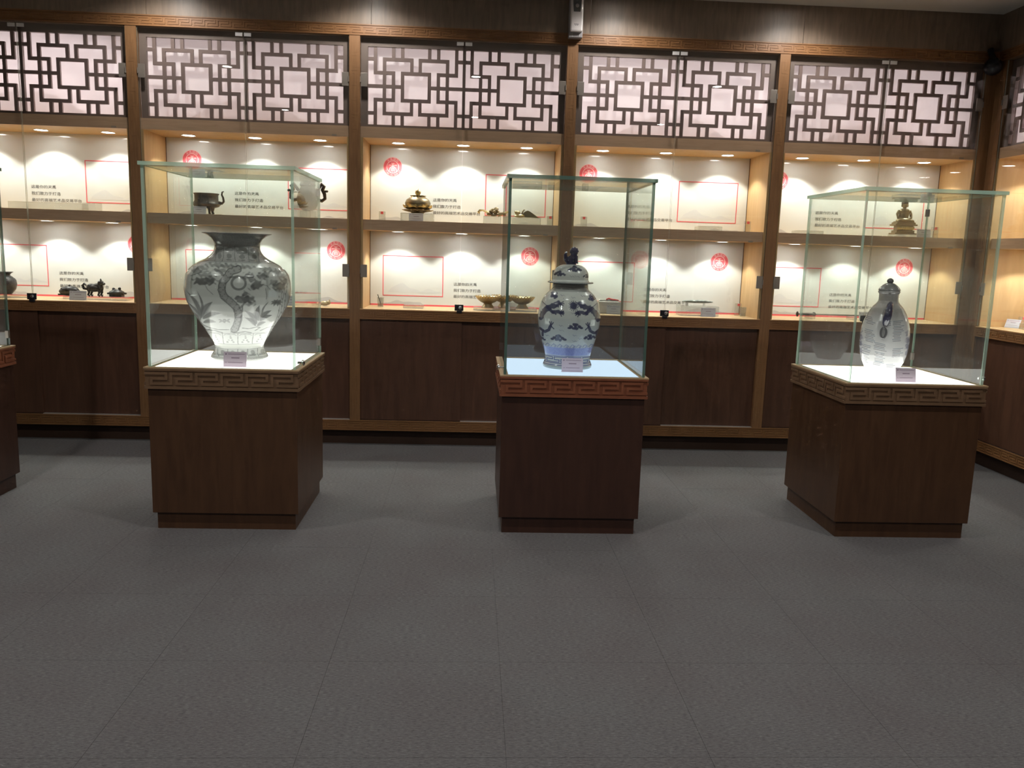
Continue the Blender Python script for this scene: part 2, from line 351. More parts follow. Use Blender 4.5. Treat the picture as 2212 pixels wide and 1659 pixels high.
# ------------------------------------------------------------------ cabinet bay
HW = 0.74275
def emblem_lettering(r):
    b = MB()
    def ring(r0, r1, n=48):
        vs = []; fs = []
        for i in range(n):
            a = 2*PI*i/n
            vs += [(r0*math.cos(a), 0, r0*math.sin(a)), (r1*math.cos(a), 0, r1*math.sin(a))]
        for i in range(n):
            k = (i+1) % n; fs.append((2*i, 2*i+1, 2*k+1, 2*k))
        b.add(vs, fs)
    ring(r*0.60, r*0.66); ring(r*0.965, r*1.03)
    def bar(x0, z0, x1, z1, w_):
        dx, dz = x1-x0, z1-z0; l = math.hypot(dx, dz); nx, nz = -dz/l*w_/2, dx/l*w_/2
        b.add([(x0+nx, 0, z0+nz), (x0-nx, 0, z0-nz), (x1-nx, 0, z1-nz), (x1+nx, 0, z1+nz)], [(0, 1, 2, 3)])
    u = r
    bar(-0.18*u, 0.38*u, 0.18*u, 0.38*u, 0.07*u); bar(0, 0.38*u, 0, 0.0, 0.08*u); bar(-0.45*u, 0.19*u, 0.43*u, 0.19*u, 0.07*u)
    for sgn in (-1, 1):
        pts = [(0, 0.06), (0.16, 0.02), (0.29, -0.12), (0.36, -0.28), (0.38, -0.46)]
        for (ax, az), (bx, bz) in zip(pts[:-1], pts[1:]): bar(sgn*ax*u, az*u, sgn*bx*u, bz*u, 0.07*u)
        pts = [(0.05, -0.05), (0.15, -0.13), (0.19, -0.35), (0.19, -0.52)]
        for (ax, az), (bx, bz) in zip(pts[:-1], pts[1:]): bar(sgn*ax*u, az*u, sgn*bx*u, bz*u, 0.05*u)
    bar(0, 0.0, 0, -0.55*u, 0.05*u); bar(-0.15*u, -0.2*u, 0.15*u, -0.2*u, 0.05*u); bar(-0.17*u, -0.36*u, 0.17*u, -0.36*u, 0.05*u)
    for i, ch in enumerate('天禹国际'):
        t = text_mb(ch, r*0.30, align='CENTER'); a = R(126 - i*24); a = R(90 + 36 - i*24)
        rot = Matrix.Rotation(-(a-PI/2), 4, 'Y')
        c = Vector((math.cos(a)*r*0.70, 0, math.sin(a)*r*0.70)); b.merge(t, Matrix.Translation(c) @ rot)
    s = 'TIAN YU GUO JI'
    for i, ch in enumerate(s):
        if ch == ' ': continue
        t = text_mb(ch, r*0.24, align='CENTER'); a = R(-90 - 62 + i*124/(len(s)-1))
        rot = Matrix.Rotation(-(a+PI/2), 4, 'Y')
        c = Vector((math.cos(a)*r*0.91, 0, math.sin(a)*r*0.91)); b.merge(t, Matrix.Translation(c) @ rot)
    return b
ER = 0.0735
em_disc = MB().prism([(ER*math.cos(2*PI*i/48), ER*math.sin(2*PI*i/48)) for i in range(48)], -0.0006, 0).mesh('emblem', M['red'])
em_let = emblem_lettering(ER).mesh('emblem_lettering', M['pink'])
slog_me = []
for i, t in enumerate(('这是你的天禹', '我们致力于打造', '最好的高端艺术品交易平台')):
    slog_me.append(text_mb(t, 0.0315, 1.0, 0.86).xf(Matrix.Translation((0, 0, -0.0495*i-0.011))).mesh('slogan_line', M['ink']))
fr = MB(); FW_, FH_, lw_ = 0.482, 0.320, 0.0065
fr.box(0, FW_, -0.0006, 0, -lw_, 0); fr.box(0, FW_, -0.0006, 0, -FH_, -FH_+lw_); fr.box(0, lw_, -0.0006, 0, -FH_+lw_, -lw_); fr.box(FW_-lw_, FW_, -0.0006, 0, -FH_+lw_, -lw_)
frame_me = fr.mesh('red_frame', M['red'])
def hills_mb(seed, wd, ht, step=0.02):
    rnd = random.Random(seed); n = int(wd/step); p = [rnd.uniform(0, 6.28) for _ in range(4)]
    top = [max(0.002, ht*(0.45+0.3*math.sin(i*step*9+p[0])+0.18*math.sin(i*step*23+p[1])+0.07*math.sin(i*step*61+p[2]))*math.sin(PI*i/n)**0.6) for i in range(n+1)]
    b = MB()
    for i in range(n): b.add([(i*step, 0, 0), ((i+1)*step, 0, 0), ((i+1)*step, 0, top[i+1]), (i*step, 0, top[i])], [(0, 1, 2, 3)])
    return b
hill_a = hills_mb(3, 0.34, 0.06).mesh('ink_hills', M['hill2']); hill_b = hills_mb(8, 0.44, 0.11).mesh('ink_hills', M['hill']); hill_c = hills_mb(5, 0.36, 0.07).mesh('ink_hills', M['hill2'])
# lattice
U = 0.69/1624; V = 0.54/1332
cb = {'c1': (96, 153), 'c2': (249, 306), 'c3': (402, 459), 'c4': (555, 612), 'm1': (713, 769), 'm2': (855, 911), 'c5': (1012, 1069), 'c6': (1165, 1222), 'c7': (1318, 1375), 'c8': (1471, 1528), 'L': (-1, 0), 'R': (1624, 1625)}
hb = {'T': (-1, 0), 'h1': (172, 232), 'h2': (404, 464), 'h3': (636, 696), 'h4': (868, 928), 'h5': (1100, 1160), 'B': (1332, 1333)}
SEG = [('v', 'c1', 'T', 'h2'), ('v', 'c8', 'T', 'h2'), ('v', 'c1', 'h4', 'B'), ('v', 'c8', 'h4', 'B'), ('v', 'c2', 'h1', 'h5'), ('v', 'c7', 'h1', 'h5')]
for c in ('c3', 'c4', 'c5', 'c6'): SEG += [('v', c, 'T', 'h1'), ('v', c, 'h2', 'h4'), ('v', c, 'h5', 'B')]
for c in ('m1', 'm2'): SEG += [('v', c, 'h1', 'h2'), ('v', c, 'h4', 'h5')]
for h in ('h1', 'h5'): SEG += [('h', h, 'L', 'c1'), ('h', h, 'c2', 'm1'), ('h', h, 'm2', 'c7'), ('h', h, 'c8', 'R')]
for h in ('h2', 'h4'): SEG += [('h', h, 'c1', 'c3'), ('h', h, 'c4', 'c5'), ('h', h, 'c6', 'c8')]
SEG += [('h', 'h3', 'L', 'c4'), ('h', 'h3', 'c5', 'R')]
bar_meshes = {}
def lattice_panel(parent, x0, ztop):
    """lattice panel whose cells span x0..x0+0.69 and ztop-0.54..ztop; y 0.05..0.068"""
    b = MB(); x1 = x0+0.69; zb = ztop-0.54
    xl = x0-0.048 if x0 < 0 else x0-0.014; xr = x1+0.014 if x0 < 0 else x1+0.048
    b.box(xl, xr, 0.046, 0.072, ztop, 2.985); b.box(xl, xr, 0.046, 0.072, Z_UP+0.078, zb)
    b.box(xl, x0, 0.046, 0.072, zb, ztop); b.box(x1, xr, 0.046, 0.072, zb, ztop)
    p = b.build('lattice_panel', M['latticeframe'], parent)
    for (k, a, s, e) in SEG:
        if k == 'v':
            xa, xb = cb[a]; za, zb_ = hb[s][1 if s == 'T' else 0], hb[e][0 if e == 'B' else 1]
            y0 = 0.0505
        else:
            za, zb_ = hb[a]; xa, xb = cb[s][1 if s == 'L' else 0], cb[e][0 if e == 'R' else 1]
            y0 = 0.0512
        key = (k, xb-xa, zb_-za)
        if key not in bar_meshes: bar_meshes[key] = MB().box(0, (xb-xa)*U, y0, 0.068, -(zb_-za)*V, 0).mesh('lattice_bar', M['lattice'])
        link('lattice_bar', bar_meshes[key], p, (x0+xa*U, 0, ztop-za*V))
    return p
def build_bay():
    t = thing('display_cabinet', '', 'display cabinet', (0, 0, 0), 0, 'built-in display cabinets along the walls')
    # posts, rails
    b = MB().box(-HW-0.077, -HW, 0, 0.05, 0.193, 2.9865)
    b2 = MB(); meander(b2, 0.21, 2.95, -0.022, 0.022, 0.10, 0.005, 0, 0.0009)
    b2.xf(Matrix.Translation((-HW-0.0385, 0, 0)) @ Matrix.Rotation(-PI/2, 4, 'Y')); b.merge(b2)
    b.build('post', M['post'], t)
    def rail(name, z0, z1, m_='rail', bar=0.007, xl=-HW-0.077):
        b = MB().box(xl, HW, 0.0, 0.05, z0, z1)
        b.box(xl, HW, -0.004, 0, z0, z0+0.008); b.box(xl, HW, -0.004, 0, z1-0.008, z1)
        meander(b, xl+0.004, HW-0.004, z0+0.016, z1-0.016, 0.0905, bar, 0, 0.003)
        return b.build(name, M[m_], t)
    rail('top_rail', 2.9865, Z_RT); rail('counter_rail', Z_CB, Z_CT-0.004, xl=-HW); rail('bottom_rail', 0.114, 0.193)
    MB().box(-HW-0.077, HW, 0.05, 0.075, 0, 0.114).build('kick_plate', M['kick'], t)
    # lower sliding doors and their track
    MB().box(-HW, 0.02, 0.016, 0.032, 0.198, Z_CB).build('sliding_door', M['door'], t)
    MB().box(-0.05, HW, 0.036, 0.05, 0.198, Z_CB).build('sliding_door', M['door'], t)
    MB().box(0.022, HW, 0.006, 0.036, 0.193, 0.197).build('track', M['alu'], t)
    MB().box(-HW, 0.022, 0.006, 0.034, 0.193, 0.196).build('track', M['kick'], t)
    # inside boards
    MB().box(-HW, HW, 0.0, 0.455, Z_CT-0.004, Z_CT).build('deck_board', M['deck'], t)
    sh = MB().box(-0.724, 0.724, 0.03, 0.45, Z_MB, Z_MT).build('middle_shelf', [M['shelf'], M['maple']], t)
    for p_ in sh.data.polygons:
        if abs(p_.normal.z) > 0.5: p_.material_index = 1
    MB().box(-HW, HW, 0.022, 0.046, Z_UP, Z_UP+0.078).build('upper_rail', M['shelf'], t)
    MB().box(-0.724, 0.724, 0.046, 0.45, Z_UP, Z_UP+0.018).build('top_board', M['maple'], t)
    for s in (-1, 1):
        a, c = sorted((s*0.7235, s*HW))
        MB().box(a, c, 0.016, 0.45, Z_CT, Z_UP).build('side_panel', M['maple'], t)
    MB().box(-HW, HW, 0.455, 0.47, 0.0, 2.98).build('carcass_back', M['white'], t)
    for z0, z1, nm in ((Z_MT, Z_UP, 'u'), (Z_CT, Z_MB, 'l')):
        b = MB().box(-0.7235, 0.7235, 0.45, 0.455, z0, z1)
        p = b.build('back_panel', M['white'], t)
        for xe in (-0.7235, 0.7195): MB().box(xe, xe+0.004, 0.446, 0.45, z0, z1).build('gap_shade_bar', M['door'], p)  # dark bars imitate the shade in the gap between side and back boards
        yb = 0.4492
        if nm == 'u':
            ex, ez, fx, fz, sx_, sz_ = -0.548, 2.125, 0.18, 2.095, -0.232, 1.885
            link('ink_hills', hill_a, p, (-0.70, yb+0.0002, z0+0.002)); link('ink_hills', hill_c, p, (0.34, yb+0.0002, z0+0.002))
            link('ink_hills', hill_b, p, (0.21, yb+0.0002, 1.80))
        else:
            ex, ez, fx, fz, sx_, sz_ = 0.55, 1.466, -0.622, 1.442, -0.058, 1.229
            MB().box(-0.7235, 0.7235, 0.4485, 0.45, z0, z0+0.013).build('red_stripe', M['red'], p)
            link('ink_hills', hill_c, p, (-0.66, yb+0.0002, z0+0.014)); link('ink_hills', hill_a, p, (0.30, yb+0.0002, z0+0.014))
            link('ink_hills', hill_b, p, (-0.58, yb+0.0002, 1.15))
        link('emblem', em_disc, p, (ex, yb, ez)); link('emblem_lettering', em_let, p, (ex, yb-0.0009, ez))
        link('red_frame', frame_me, p, (fx, yb, fz)); [link('slogan_line', q_, p, (sx_, yb-0.0002, sz_)) for q_ in slog_me]
    # lattice and paper
    lattice_panel(t, -0.693, 2.924); lattice_panel(t, 0.003, 2.924)
    MB().box(-0.735, 0.735, 0.105, 0.107, 2.31, 2.98).build('paper_panel', M['paper'], t)
    # lamps
    ring = MB().lathe([(0.050, -0.004), (0.050, 0.0), (0.040, 0.0), (0.040, -0.004)], 24, caps=False).mesh('downlight', M['lampring'], True)
    lens = MB().lathe([(0.040, -0.003), (0.040, -0.0005)], 24).mesh('lens', M['lens'])
    for z in (Z_UP, Z_MB):
        for x in LAMPX:
            d = link('downlight', ring, t, (x, 0.27, z)); link('lens', lens, d)
    # glass doors
    for s in (-1, 1):
        a, c = sorted((s*0.0035, s*(HW-0.004)))
        g = MB().box(a, c, 0.004, 0.012, Z_CT+0.006, 2.98, 0, 1, 1).build('glass_door', [M['glass'], M['dooredge']], t)
        for z in (1.325, 2.684):
            xo = s*(HW-0.004); xi = s*(HW-0.052); x0, x1 = sorted((xo, xi))
            h = MB().box(x0, x1, -0.004, 0.004, z-0.047, z+0.047)
            y0, y1 = sorted((s*(HW-0.008), s*(HW-0.0005))); h.box(y0, y1, -0.01, 0.004, z-0.02, z+0.02)
            h.build('hinge', M['steel'], g, bevel=0.0015)
        x0, x1 = sorted((s*0.006, s*0.055))
        MB().box(x0, x1, -0.003, 0.004, 2.945, 2.968).build('clip', M['clip'], g)
    lk = MB().box(-0.036, 0.03, -0.006, 0.004, Z_CT+0.004, Z_CT+0.05); lk.box(-0.02, 0.02, -0.012, 0.004, Z_CT-0.012, Z_CT+0.006)
    l_ = lk.build('lock', M['black'], t, bevel=0.002)
    MB().lathe([(0.010, 0), (0.013, 0.002), (0.013, 0.010), (0.009, 0.013)], 16).xf(Matrix.Rotation(PI/2, 4, 'X')).build('key_barrel', M['chrome'], l_, True, loc=(0.006, -0.005, Z_CT+0.028))
    for z in (2.295, 1.628):
        MB().box(0.615, 0.648, 0.014 if z > 2 else 0.022, 0.022 if z > 2 else 0.03, z-0.005, z+0.007).build('beige_block', M['beige_block'], t)  # small beige block on the upper rail and the shelf front
    return t
bay0 = build_bay()
BAY_LABELS = ['leftmost built-in cabinet, dark bronzes on its lower shelf, cut by the left edge',
              'built-in cabinet behind the large grey vase, tripod vessel on its upper shelf',
              'built-in cabinet holding the gilt lotus censer and footed gold bowls',
              'built-in cabinet between middle and right showcases with jade on its lower shelf',
              'built-in cabinet by the corner with the seated gilt figure on its upper shelf',
              'built-in cabinet on the right-hand wall beyond the corner post']
bays = [bay0]
for k in range(1, 6): bays.append(copy_tree(bay0))
for k, t in enumerate(bays):
    t['label'] = BAY_LABELS[k]
    t.location = bay_world(k, 0, 0, 0); t.rotation_euler = (0, 0, 0 if k < 5 else -PI/2)
    for bp in [c for c in t.children if c.name.startswith('back_panel')]:
        for c in bp.children:
            if c.name.split('.')[0] in ('emblem', 'emblem_lettering', 'red_frame', 'slogan_line', 'ink_hills') and k < 5:
                c.location.x += -0.021*(k-2)
post_me = MB().box(-0.0385, 0.0385, 0, 0.05, 0.0, 2.9865).mesh('post', M['post'])
link('post', post_me, bays[4], (HW+0.0385, 0, 0)); link('post', post_me, bays[5], (HW+0.0385, 0, 0))
MB().box(-HW-0.108, -HW-0.0765, 0, 0.04, 0, Z_RT).build('filler_strip', M['post'], bays[5])
# ------------------------------------------------------------------ showcases
PED_Y = 4.62; PW, PD_ = 0.755, 0.736; Z_LED = 0.862; Z_GT = 1.866
def build_pedestal(label, x, body, frieze, edge, panel, knob_side, zgt, z_dy=0):
    t = thing('glass_showcase', label, 'display pedestal', (x, PED_Y, 0), 0)
    w2, d2 = PW/2, PD_/2
    MB().box(-w2, w2, -d2, d2, 0.09, 0.752).build('body', M[body], t, bevel=0.002)
    MB().box(-w2+0.018, w2-0.018, -d2+0.018, d2-0.018, 0, 0.09).build('kick_plate', M[body], t)
    b = MB().box(-w2-0.008, w2+0.008, -d2-0.008, d2+0.008, 0.752, 0.857)
    for ang, L_ in ((0, PW), (PI/2, PD_), (PI, PW), (-PI/2, PD_)):
        off = d2 if ang in (0, PI) else w2
        q = MB(); q.box(-L_/2-0.011, L_/2+0.011, -off-0.014, -off-0.008, 0.752, 0.766); q.box(-L_/2-0.011, L_/2+0.011, -off-0.014, -off-0.008, 0.846, 0.857)
        meander(q, -L_/2-0.004, L_/2+0.004, 0.773, 0.839, 0.127, 0.0135, -off-0.008, 0.005)
        b.merge(q, Matrix.Rotation(ang, 4, 'Z'))
    b.build('fret_frieze', M[frieze], t)
    b = MB()
    for (xa, xb, ya, yb) in ((-w2-0.014, w2+0.014, -d2-0.014, -d2+0.012), (-w2-0.014, w2+0.014, d2-0.030, d2+0.014), (-w2-0.014, -w2+0.030, -d2+0.012, d2-0.030), (w2-0.030, w2+0.014, -d2+0.012, d2-0.030)):
        b.box(xa, xb, ya, yb, 0.857, 0.864)
    b.build('ledge', M['ledge'], t)
    MB().box(-w2+0.031, w2-0.031, -d2+0.013, d2-0.031, 0.8575, Z_LED).build('light_panel', M[panel], t)
    th = 0.014; g0 = 0.865; gx, gy = w2-0.005, d2-0.005
    for s in (-1, 1):
        xa, xb = sorted((s*gx, s*(gx-th)))
        MB().box(xa, xb, -gy, gy, g0, zgt, 0, 1, 0).build('glass_pane', [M['caseglass'], M[edge]], t)
    MB().box(-gx+th+0.0005, gx-th-0.0005, -gy+0.001, -gy+0.001+0.008, g0, zgt, 0, 1, 1).build('glass_pane', [M['caseglass'], M[edge]], t)
    MB().box(-gx+th+0.0005, gx-th-0.0005, gy-0.009, gy-0.001, g0, zgt, 0, 1, 1).build('glass_pane', [M['caseglass'], M[edge]], t)
    MB().box(-gx-0.010, gx+0.010, -gy-0.010, gy+0.010, zgt+0.0005, zgt+0.0185, 0, 1, 2).build('glass_top', [M['caseglass'], M[edge]], t)
    # small fittings: hinges of the case door and its lock
    for z in (zgt-0.06, 0.93):
        MB().box(knob_side*(gx-0.010)-0.010, knob_side*(gx-0.010)+0.010, gy-0.014, gy+0.004, z-0.022, z+0.022).build('hinge', M['steel'], t, bevel=0.002)
    kb = MB().lathe([(0.006, 0), (0.006, 0.02), (0.014, 0.022), (0.016, 0.03), (0.010, 0.036)], 16).xf(Matrix.Rotation(knob_side*PI/2, 4, 'Y'))
    kb.build('door_lock', M['chrome'], t, True, loc=(knob_side*gx, -gy+0.05, 0.895))
    return t
build_pedestal('wooden pedestal case holding the big grey vase, light oak fret band, pale green glass', -1.267, 'pedbody', 'frieze', 'edge', 'panelwarm', 1, Z_GT)
build_pedestal('mahogany pedestal case holding the lidded blue jar, reddish fret band, dark green glass', 0.551, 'pedred', 'friezered', 'edgedark', 'panelcool', -1, Z_GT)
build_pedestal('wooden pedestal case holding the snuff-bottle vase with written text, pale green glass', 2.392, 'pedbody', 'frieze', 'edge', 'panelwarm', 1, Z_GT)
build_pedestal('wooden pedestal case cut off by the left edge of the photo', -3.085, 'pedred', 'friezered', 'edgedark', 'panelwarm', 1, Z_GT)

# ------------------------------------------------------------------ painted porcelain
def painted_lathe(name, prof, parent, paint, nu=560, step=0.0016):
    """prof: (radius, z, picture-y).  paint(px, py, front) -> rgb on a grid in the coordinates of the drawing"""
    rr = np.array([p[0] for p in prof]); zz = np.array([p[1] for p in prof]); yy = np.array([p[2] for p in prof])
    # Catmull-like smooth resampling along the profile
    s = np.concatenate([[0], np.cumsum(np.hypot(np.diff(rr), np.diff(zz)))]); n = int(s[-1]/step)+2
    t = np.linspace(0, s[-1], n)
    def sm(a):
        f = np.interp(t, s, a); k = 9; ker = np.hanning(k+2)[1:-1]; ker /= ker.sum()
        g = np.convolve(np.pad(f, k//2, mode='edge'), ker, 'valid'); g[0] = f[0]; g[-1] = f[-1]
        return g
    r = sm(rr); z = sm(zz); y = np.interp(t, s, yy)
    th = np.arange(nu)/nu*2*PI
    X = r[:, None]*np.cos(th)[None]; Yc = r[:, None]*np.sin(th)[None]; Z = np.repeat(z[:, None], nu, 1)
    co = np.stack([X, Yc, Z], -1).reshape(-1, 3)
    idx = np.arange(n*nu).reshape(n, nu); a = idx[:-1]; b = idx[1:]
    f = np.stack([a, np.roll(a, -1, 1), np.roll(b, -1, 1), b], -1).reshape(-1, 4)
    me = bpy.data.meshes.new(name); me.vertices.add(len(co)); me.vertices.foreach_set('co', co.ravel())
    me.loops.add(f.size); me.loops.foreach_set('vertex_index', f.ravel()); me.polygons.add(len(f))
    me.polygons.foreach_set('loop_start', np.arange(len(f))*4); me.polygons.foreach_set('loop_total', np.full(len(f), 4))
    me.polygons.foreach_set('use_smooth', np.ones(len(f), bool)); me.update(calc_edges=True)
    PX = X/1.0; PY = np.repeat(y[:, None], nu, 1)
    col = paint(PX, PY, np.repeat(th[None], n, 0))
    at = me.color_attributes.new('glaze', 'FLOAT_COLOR', 'POINT')
    at.data.foreach_set('color', np.concatenate([col, np.ones(col.shape[:2]+(1,))], -1).astype(np.float32).ravel())
    me.materials.append(M['glaze'])
    o = bpy.data.objects.new(name, me); COL.objects.link(o); o.parent = parent
    return o
class Canvas:
    """drawing in picture units (cx + X/scale, y)"""
    def __init__(s, X, Y, cx, sc, base, lean):
        s.x = cx + X/sc; s.y = Y; s.x = s.x + lean[0]+lean[1]*Y-cx; s.c = np.empty(X.shape+(3,)); s.c[:] = base
        s.wob = 1.5*(np.sin(0.11*s.x+2*np.sin(0.05*s.y))+np.sin(0.13*s.y+1.5*np.sin(0.07*s.x)))+1.3*np.sin(0.27*s.x+2*np.sin(0.2*s.y))*np.sin(0.25*s.y+np.sin(0.19*s.x)*2)
    def put(s, m, col, a=1.0): m = np.clip(m, 0, 1)[..., None]*a; s.c = s.c*(1-m)+np.array(col)*m
    def ell(s, x, y, rx, ry, col, a=1.0, soft=4.0, ang=0, wob=1.0):
        ca, sa = math.cos(R(ang)), math.sin(R(ang)); dx, dy = s.x-x, s.y-y
        u, v = dx*ca+dy*sa, -dx*sa+dy*ca
        d = (1-np.sqrt((u/rx)**2+(v/ry)**2))*min(rx, ry)+s.wob*wob; s.put(d/soft+0.5, col, a)
    def line(s, pts, w_, col, a=1.0, soft=3.0, wob=0.4, taper=False):
        best = np.full(s.x.shape, -1e9); n = len(pts)-1
        for i, ((x0, y0), (x1, y1)) in enumerate(zip(pts[:-1], pts[1:])):
            dx, dy = x1-x0, y1-y0; t = np.clip(((s.x-x0)*dx+(s.y-y0)*dy)/(dx*dx+dy*dy+1e-9), 0, 1)
            ww = w_*(1-0.85*(i+t)/n) if taper else w_
            best = np.maximum(best, ww/2-np.hypot(s.x-x0-t*dx, s.y-y0-t*dy))
        s.put((best+s.wob*wob)/soft+0.5, col, a)
    def band(s, y0, y1, col, a=1.0, soft=2.5): s.put(np.minimum(s.y-y0, y1-s.y)/soft+0.5, col, a)
    def leaf(s, x0, y0, x1, y1, w_, col, a=1.0):
        dx, dy = x1-x0, y1-y0; L_ = math.hypot(dx, dy); u = ((s.x-x0)*dx+(s.y-y0)*dy)/L_; v = (-(s.x-x0)*dy+(s.y-y0)*dx)/L_
        bend = 0.12*L_*np.sin(np.clip(u/L_, 0, 1)*PI)*(1 if dx > 0 else -1); v = v+bend
        hw_ = w_*np.sin(np.clip(u/L_, 0, 1)**0.8*PI)*(1+0.35*np.sin(u*0.55)); d = np.where((u > 0) & (u < L_), hw_-abs(v), -9)
        s.put(d/3+0.5, col, a); s.put((1.6-abs(v))/2*(d > 0), (0.45, 0.46, 0.45), a*0.5)

# big grey vase, drawing frame of 0.1748 px units; one unit = S1 metres
S1 = 0.1748*4.67/1780.8*1.005
C1 = 640
prof1 = [(0.0, 1545), (300, 1550), (331, 1540), (333, 1515), (322, 1488), (296, 1452), (281, 1405), (285, 1370), (302, 1330), (350, 1250), (400, 1165), (452, 1090), (500, 1020), (545, 940), (580, 865), (602, 780), (610, 700), (604, 620), (585, 545), (552, 495), (505, 448), (425, 400), (350, 362), (300, 322), (270, 280), (258, 240), (256, 200), (268, 165), (292, 130), (330, 102), (372, 84), (396, 76), (399, 70), (390, 66), (350, 80), (290, 105), (255, 150), (240, 200), (236, 300), (0, 320)]
ZB1 = 0.8625
prof1 = [(r*S1, ZB1-Z_LED+(1550-y)*S1*1.012, y) for r, y in prof1]
def paint1(X, Y, th):
    g = Canvas(X, Y, C1, S1, (0.60, 0.62, 0.60), (629, 0.0226)); k = (0.10, 0.105, 0.105); k2 = (0.20, 0.205, 0.20)
    g.band(60, 215, (0.34, 0.34, 0.33)); g.band(215, 392, (0.42, 0.42, 0.41))
    for yy, w_ in ((218, 5), (390, 5), (402, 4), (1205, 5), (1338, 4), (1395, 4), (1500, 5)): g.band(yy, yy+w_, k, 0.8)
    for i, x in enumerate((400, 482, 605, 757, 868)): g.line([(x, 222), (x, 340), (x+(-12 if i < 2 else 8), 388)], 7, k, 0.7)
    for x, y, rx, ry in ((440, 250, 34, 22), (545, 252, 50, 24), (682, 265, 66, 42), (820, 255, 48, 24), (440, 330, 22, 30), (545, 330, 30, 26), (685, 335, 30, 24), (820, 330, 30, 26), (545, 372, 34, 8), (690, 374, 40, 8), (800, 372, 30, 8)):
        g.ell(x, y, rx, ry, k, 0.55)
    # pine crowns
    for x, y, rx, ry, a in ((280, 612, 118, 40, .8), (235, 625, 70, 30, .6), (350, 590, 62, 38, .7), (300, 540, 90, 26, .5), (190, 500, 60, 34, .55), (250, 470, 70, 20, .5), (420, 430, 120, 20, .5), (560, 440, 130, 26, .55), (700, 445, 110, 24, .5), (480, 490, 70, 26, .6),
                            (720, 745, 34, 34, .8), (690, 800, 90, 44, .8), (755, 800, 70, 44, .75), (770, 850, 60, 24, .6), (630, 780, 34, 22, .6), (840, 640, 66, 46, .8), (800, 670, 40, 26, .7), (905, 545, 56, 36, .8), (930, 520, 70, 22, .5),
                            (755, 540, 54, 34, .8), (790, 580, 30, 26, .7), (1060, 500, 50, 30, .55), (1100, 655, 80, 46, .75), (1040, 620, 50, 34, .6), (1160, 605, 44, 34, .6), (1090, 700, 40, 26, .6), (960, 470, 60, 22, .5), (1130, 560, 50, 20, .4)):
        g.ell(x, y, rx, ry, k, a, 14, wob=4)
    # trunk
    tr = [(640, 470), (560, 500), (520, 560), (475, 620), (466, 700), (490, 770), (560, 830), (620, 890), (645, 960), (645, 1040), (625, 1110), (600, 1160)]
    g.line([(400, 480), (470, 520), (500, 580)], 30, k, 0.7); g.line(tr, 84, k, 0.85); g.line(tr, 54, (0.36, 0.37, 0.36), 0.8, wob=3)
    g.line([(690, 880), (682, 980), (665, 1080), (645, 1165)], 16, k, 0.75); g.line([(700, 860), (660, 900)], 22, k, 0.7)
    for i in range(34):
        f = i/33*(len(tr)-1); j = min(int(f), len(tr)-2); u = f-j
        x = tr[j][0]*(1-u)+tr[j+1][0]*u+(-18 if i % 2 else 16); y = tr[j][1]*(1-u)+tr[j+1][1]*u; g.ell(x, y, 8, 6, k, 0.6)
    m = np.hypot((g.x-648)/84, (g.y-622)/78); g.put((0.19-abs(m-0.88))/0.07, k, 0.75); g.line([(560, 560), (640, 545), (720, 570)], 22, k, 0.7)
    g.line([(130, 560), (230, 520), (330, 500)], 8, k, 0.6); g.line([(290, 650), (315, 700), (375, 755)], 8, k, 0.6); g.line([(880, 630), (960, 650), (990, 690)], 7, k, 0.6)
    g.line([(940, 680), (955, 760), (950, 800)], 10, k, 0.5)
    # banana plants
    for x0, y0, x1, y1, w_ in ((235, 1060, 80, 735, 26), (235, 1030, 200, 722, 14), (240, 1040, 370, 835, 38), (250, 1050, 465, 965, 30), (255, 1095, 405, 1075, 24), (230, 1080, 90, 870, 20), (215, 1100, 150, 980, 16)): g.leaf(x0, y0, x1, y1, w_, k, 0.85)
    for x0, y0, x1, y1, w_ in ((850, 1100, 712, 930, 30), (870, 1060, 875, 868, 36), (880, 1050, 1015, 935, 28), (880, 1060, 1025, 995, 24), (850, 1120, 955, 1075, 22), (840, 1120, 712, 1012, 22), (900, 1000, 980, 830, 10)): g.leaf(x0, y0, x1, y1, w_, k, 0.85)
    for x, y in ((470, 1060), (520, 1055)):
        for dx, dy in ((-45, -20), (40, -22), (-36, 22), (36, 26)): g.leaf(x, y, x+dx, y+dy, 9, k2, 0.8)
    for a in range(0, 360, 40): g.leaf(1070, 850, 1070+75*math.cos(R(a)), 850+45*math.sin(R(a)), 12, k, 0.8)
    for x in (1115, 1140, 1170): g.line([(x+25, 640), (x+5, 800), (x-15, 960), (x-60, 1120)], 6, k2, 0.8)
    for i in range(16): g.leaf(1090+(i*37) % 110, 680+i*28, 1095+(i*37) % 110, 715+i*28, 6, k, 0.7)
    for pts in ([(210, 1080), (260, 1130), (330, 1150), (420, 1165), (540, 1160)], [(270, 1190), (380, 1180), (470, 1200)], [(690, 1140), (760, 1150), (850, 1130), (890, 1140), (830, 1175)], [(890, 1180), (960, 1150), (1050, 1140)], [(560, 1190), (640, 1195), (720, 1185), (790, 1200)], [(230, 1130), (290, 1190), (330, 1170)]):
        g.line(pts, 11, k, 0.75)
    # petal panels
    for i in range(-6, 7):
        x = 640+i*172; xb = 640+i*160
        g.line([(x, 1212), (xb, 1325), (xb+6, 1338)], 8, k, 0.75); g.line([(x+14, 1232), (x+40, 1218), (x+132, 1218), (x+158, 1232)], 5, k, 0.7)
        for dx, dy in ((86, 1262), (66, 1290), (104, 1290), (86, 1240), (120, 1310), (50, 1312)): g.ell(x+dx-i*6, dy, 12, 9, k2, 0.7)
    g.band(1345, 1390, (0.50, 0.52, 0.47), 0.8)
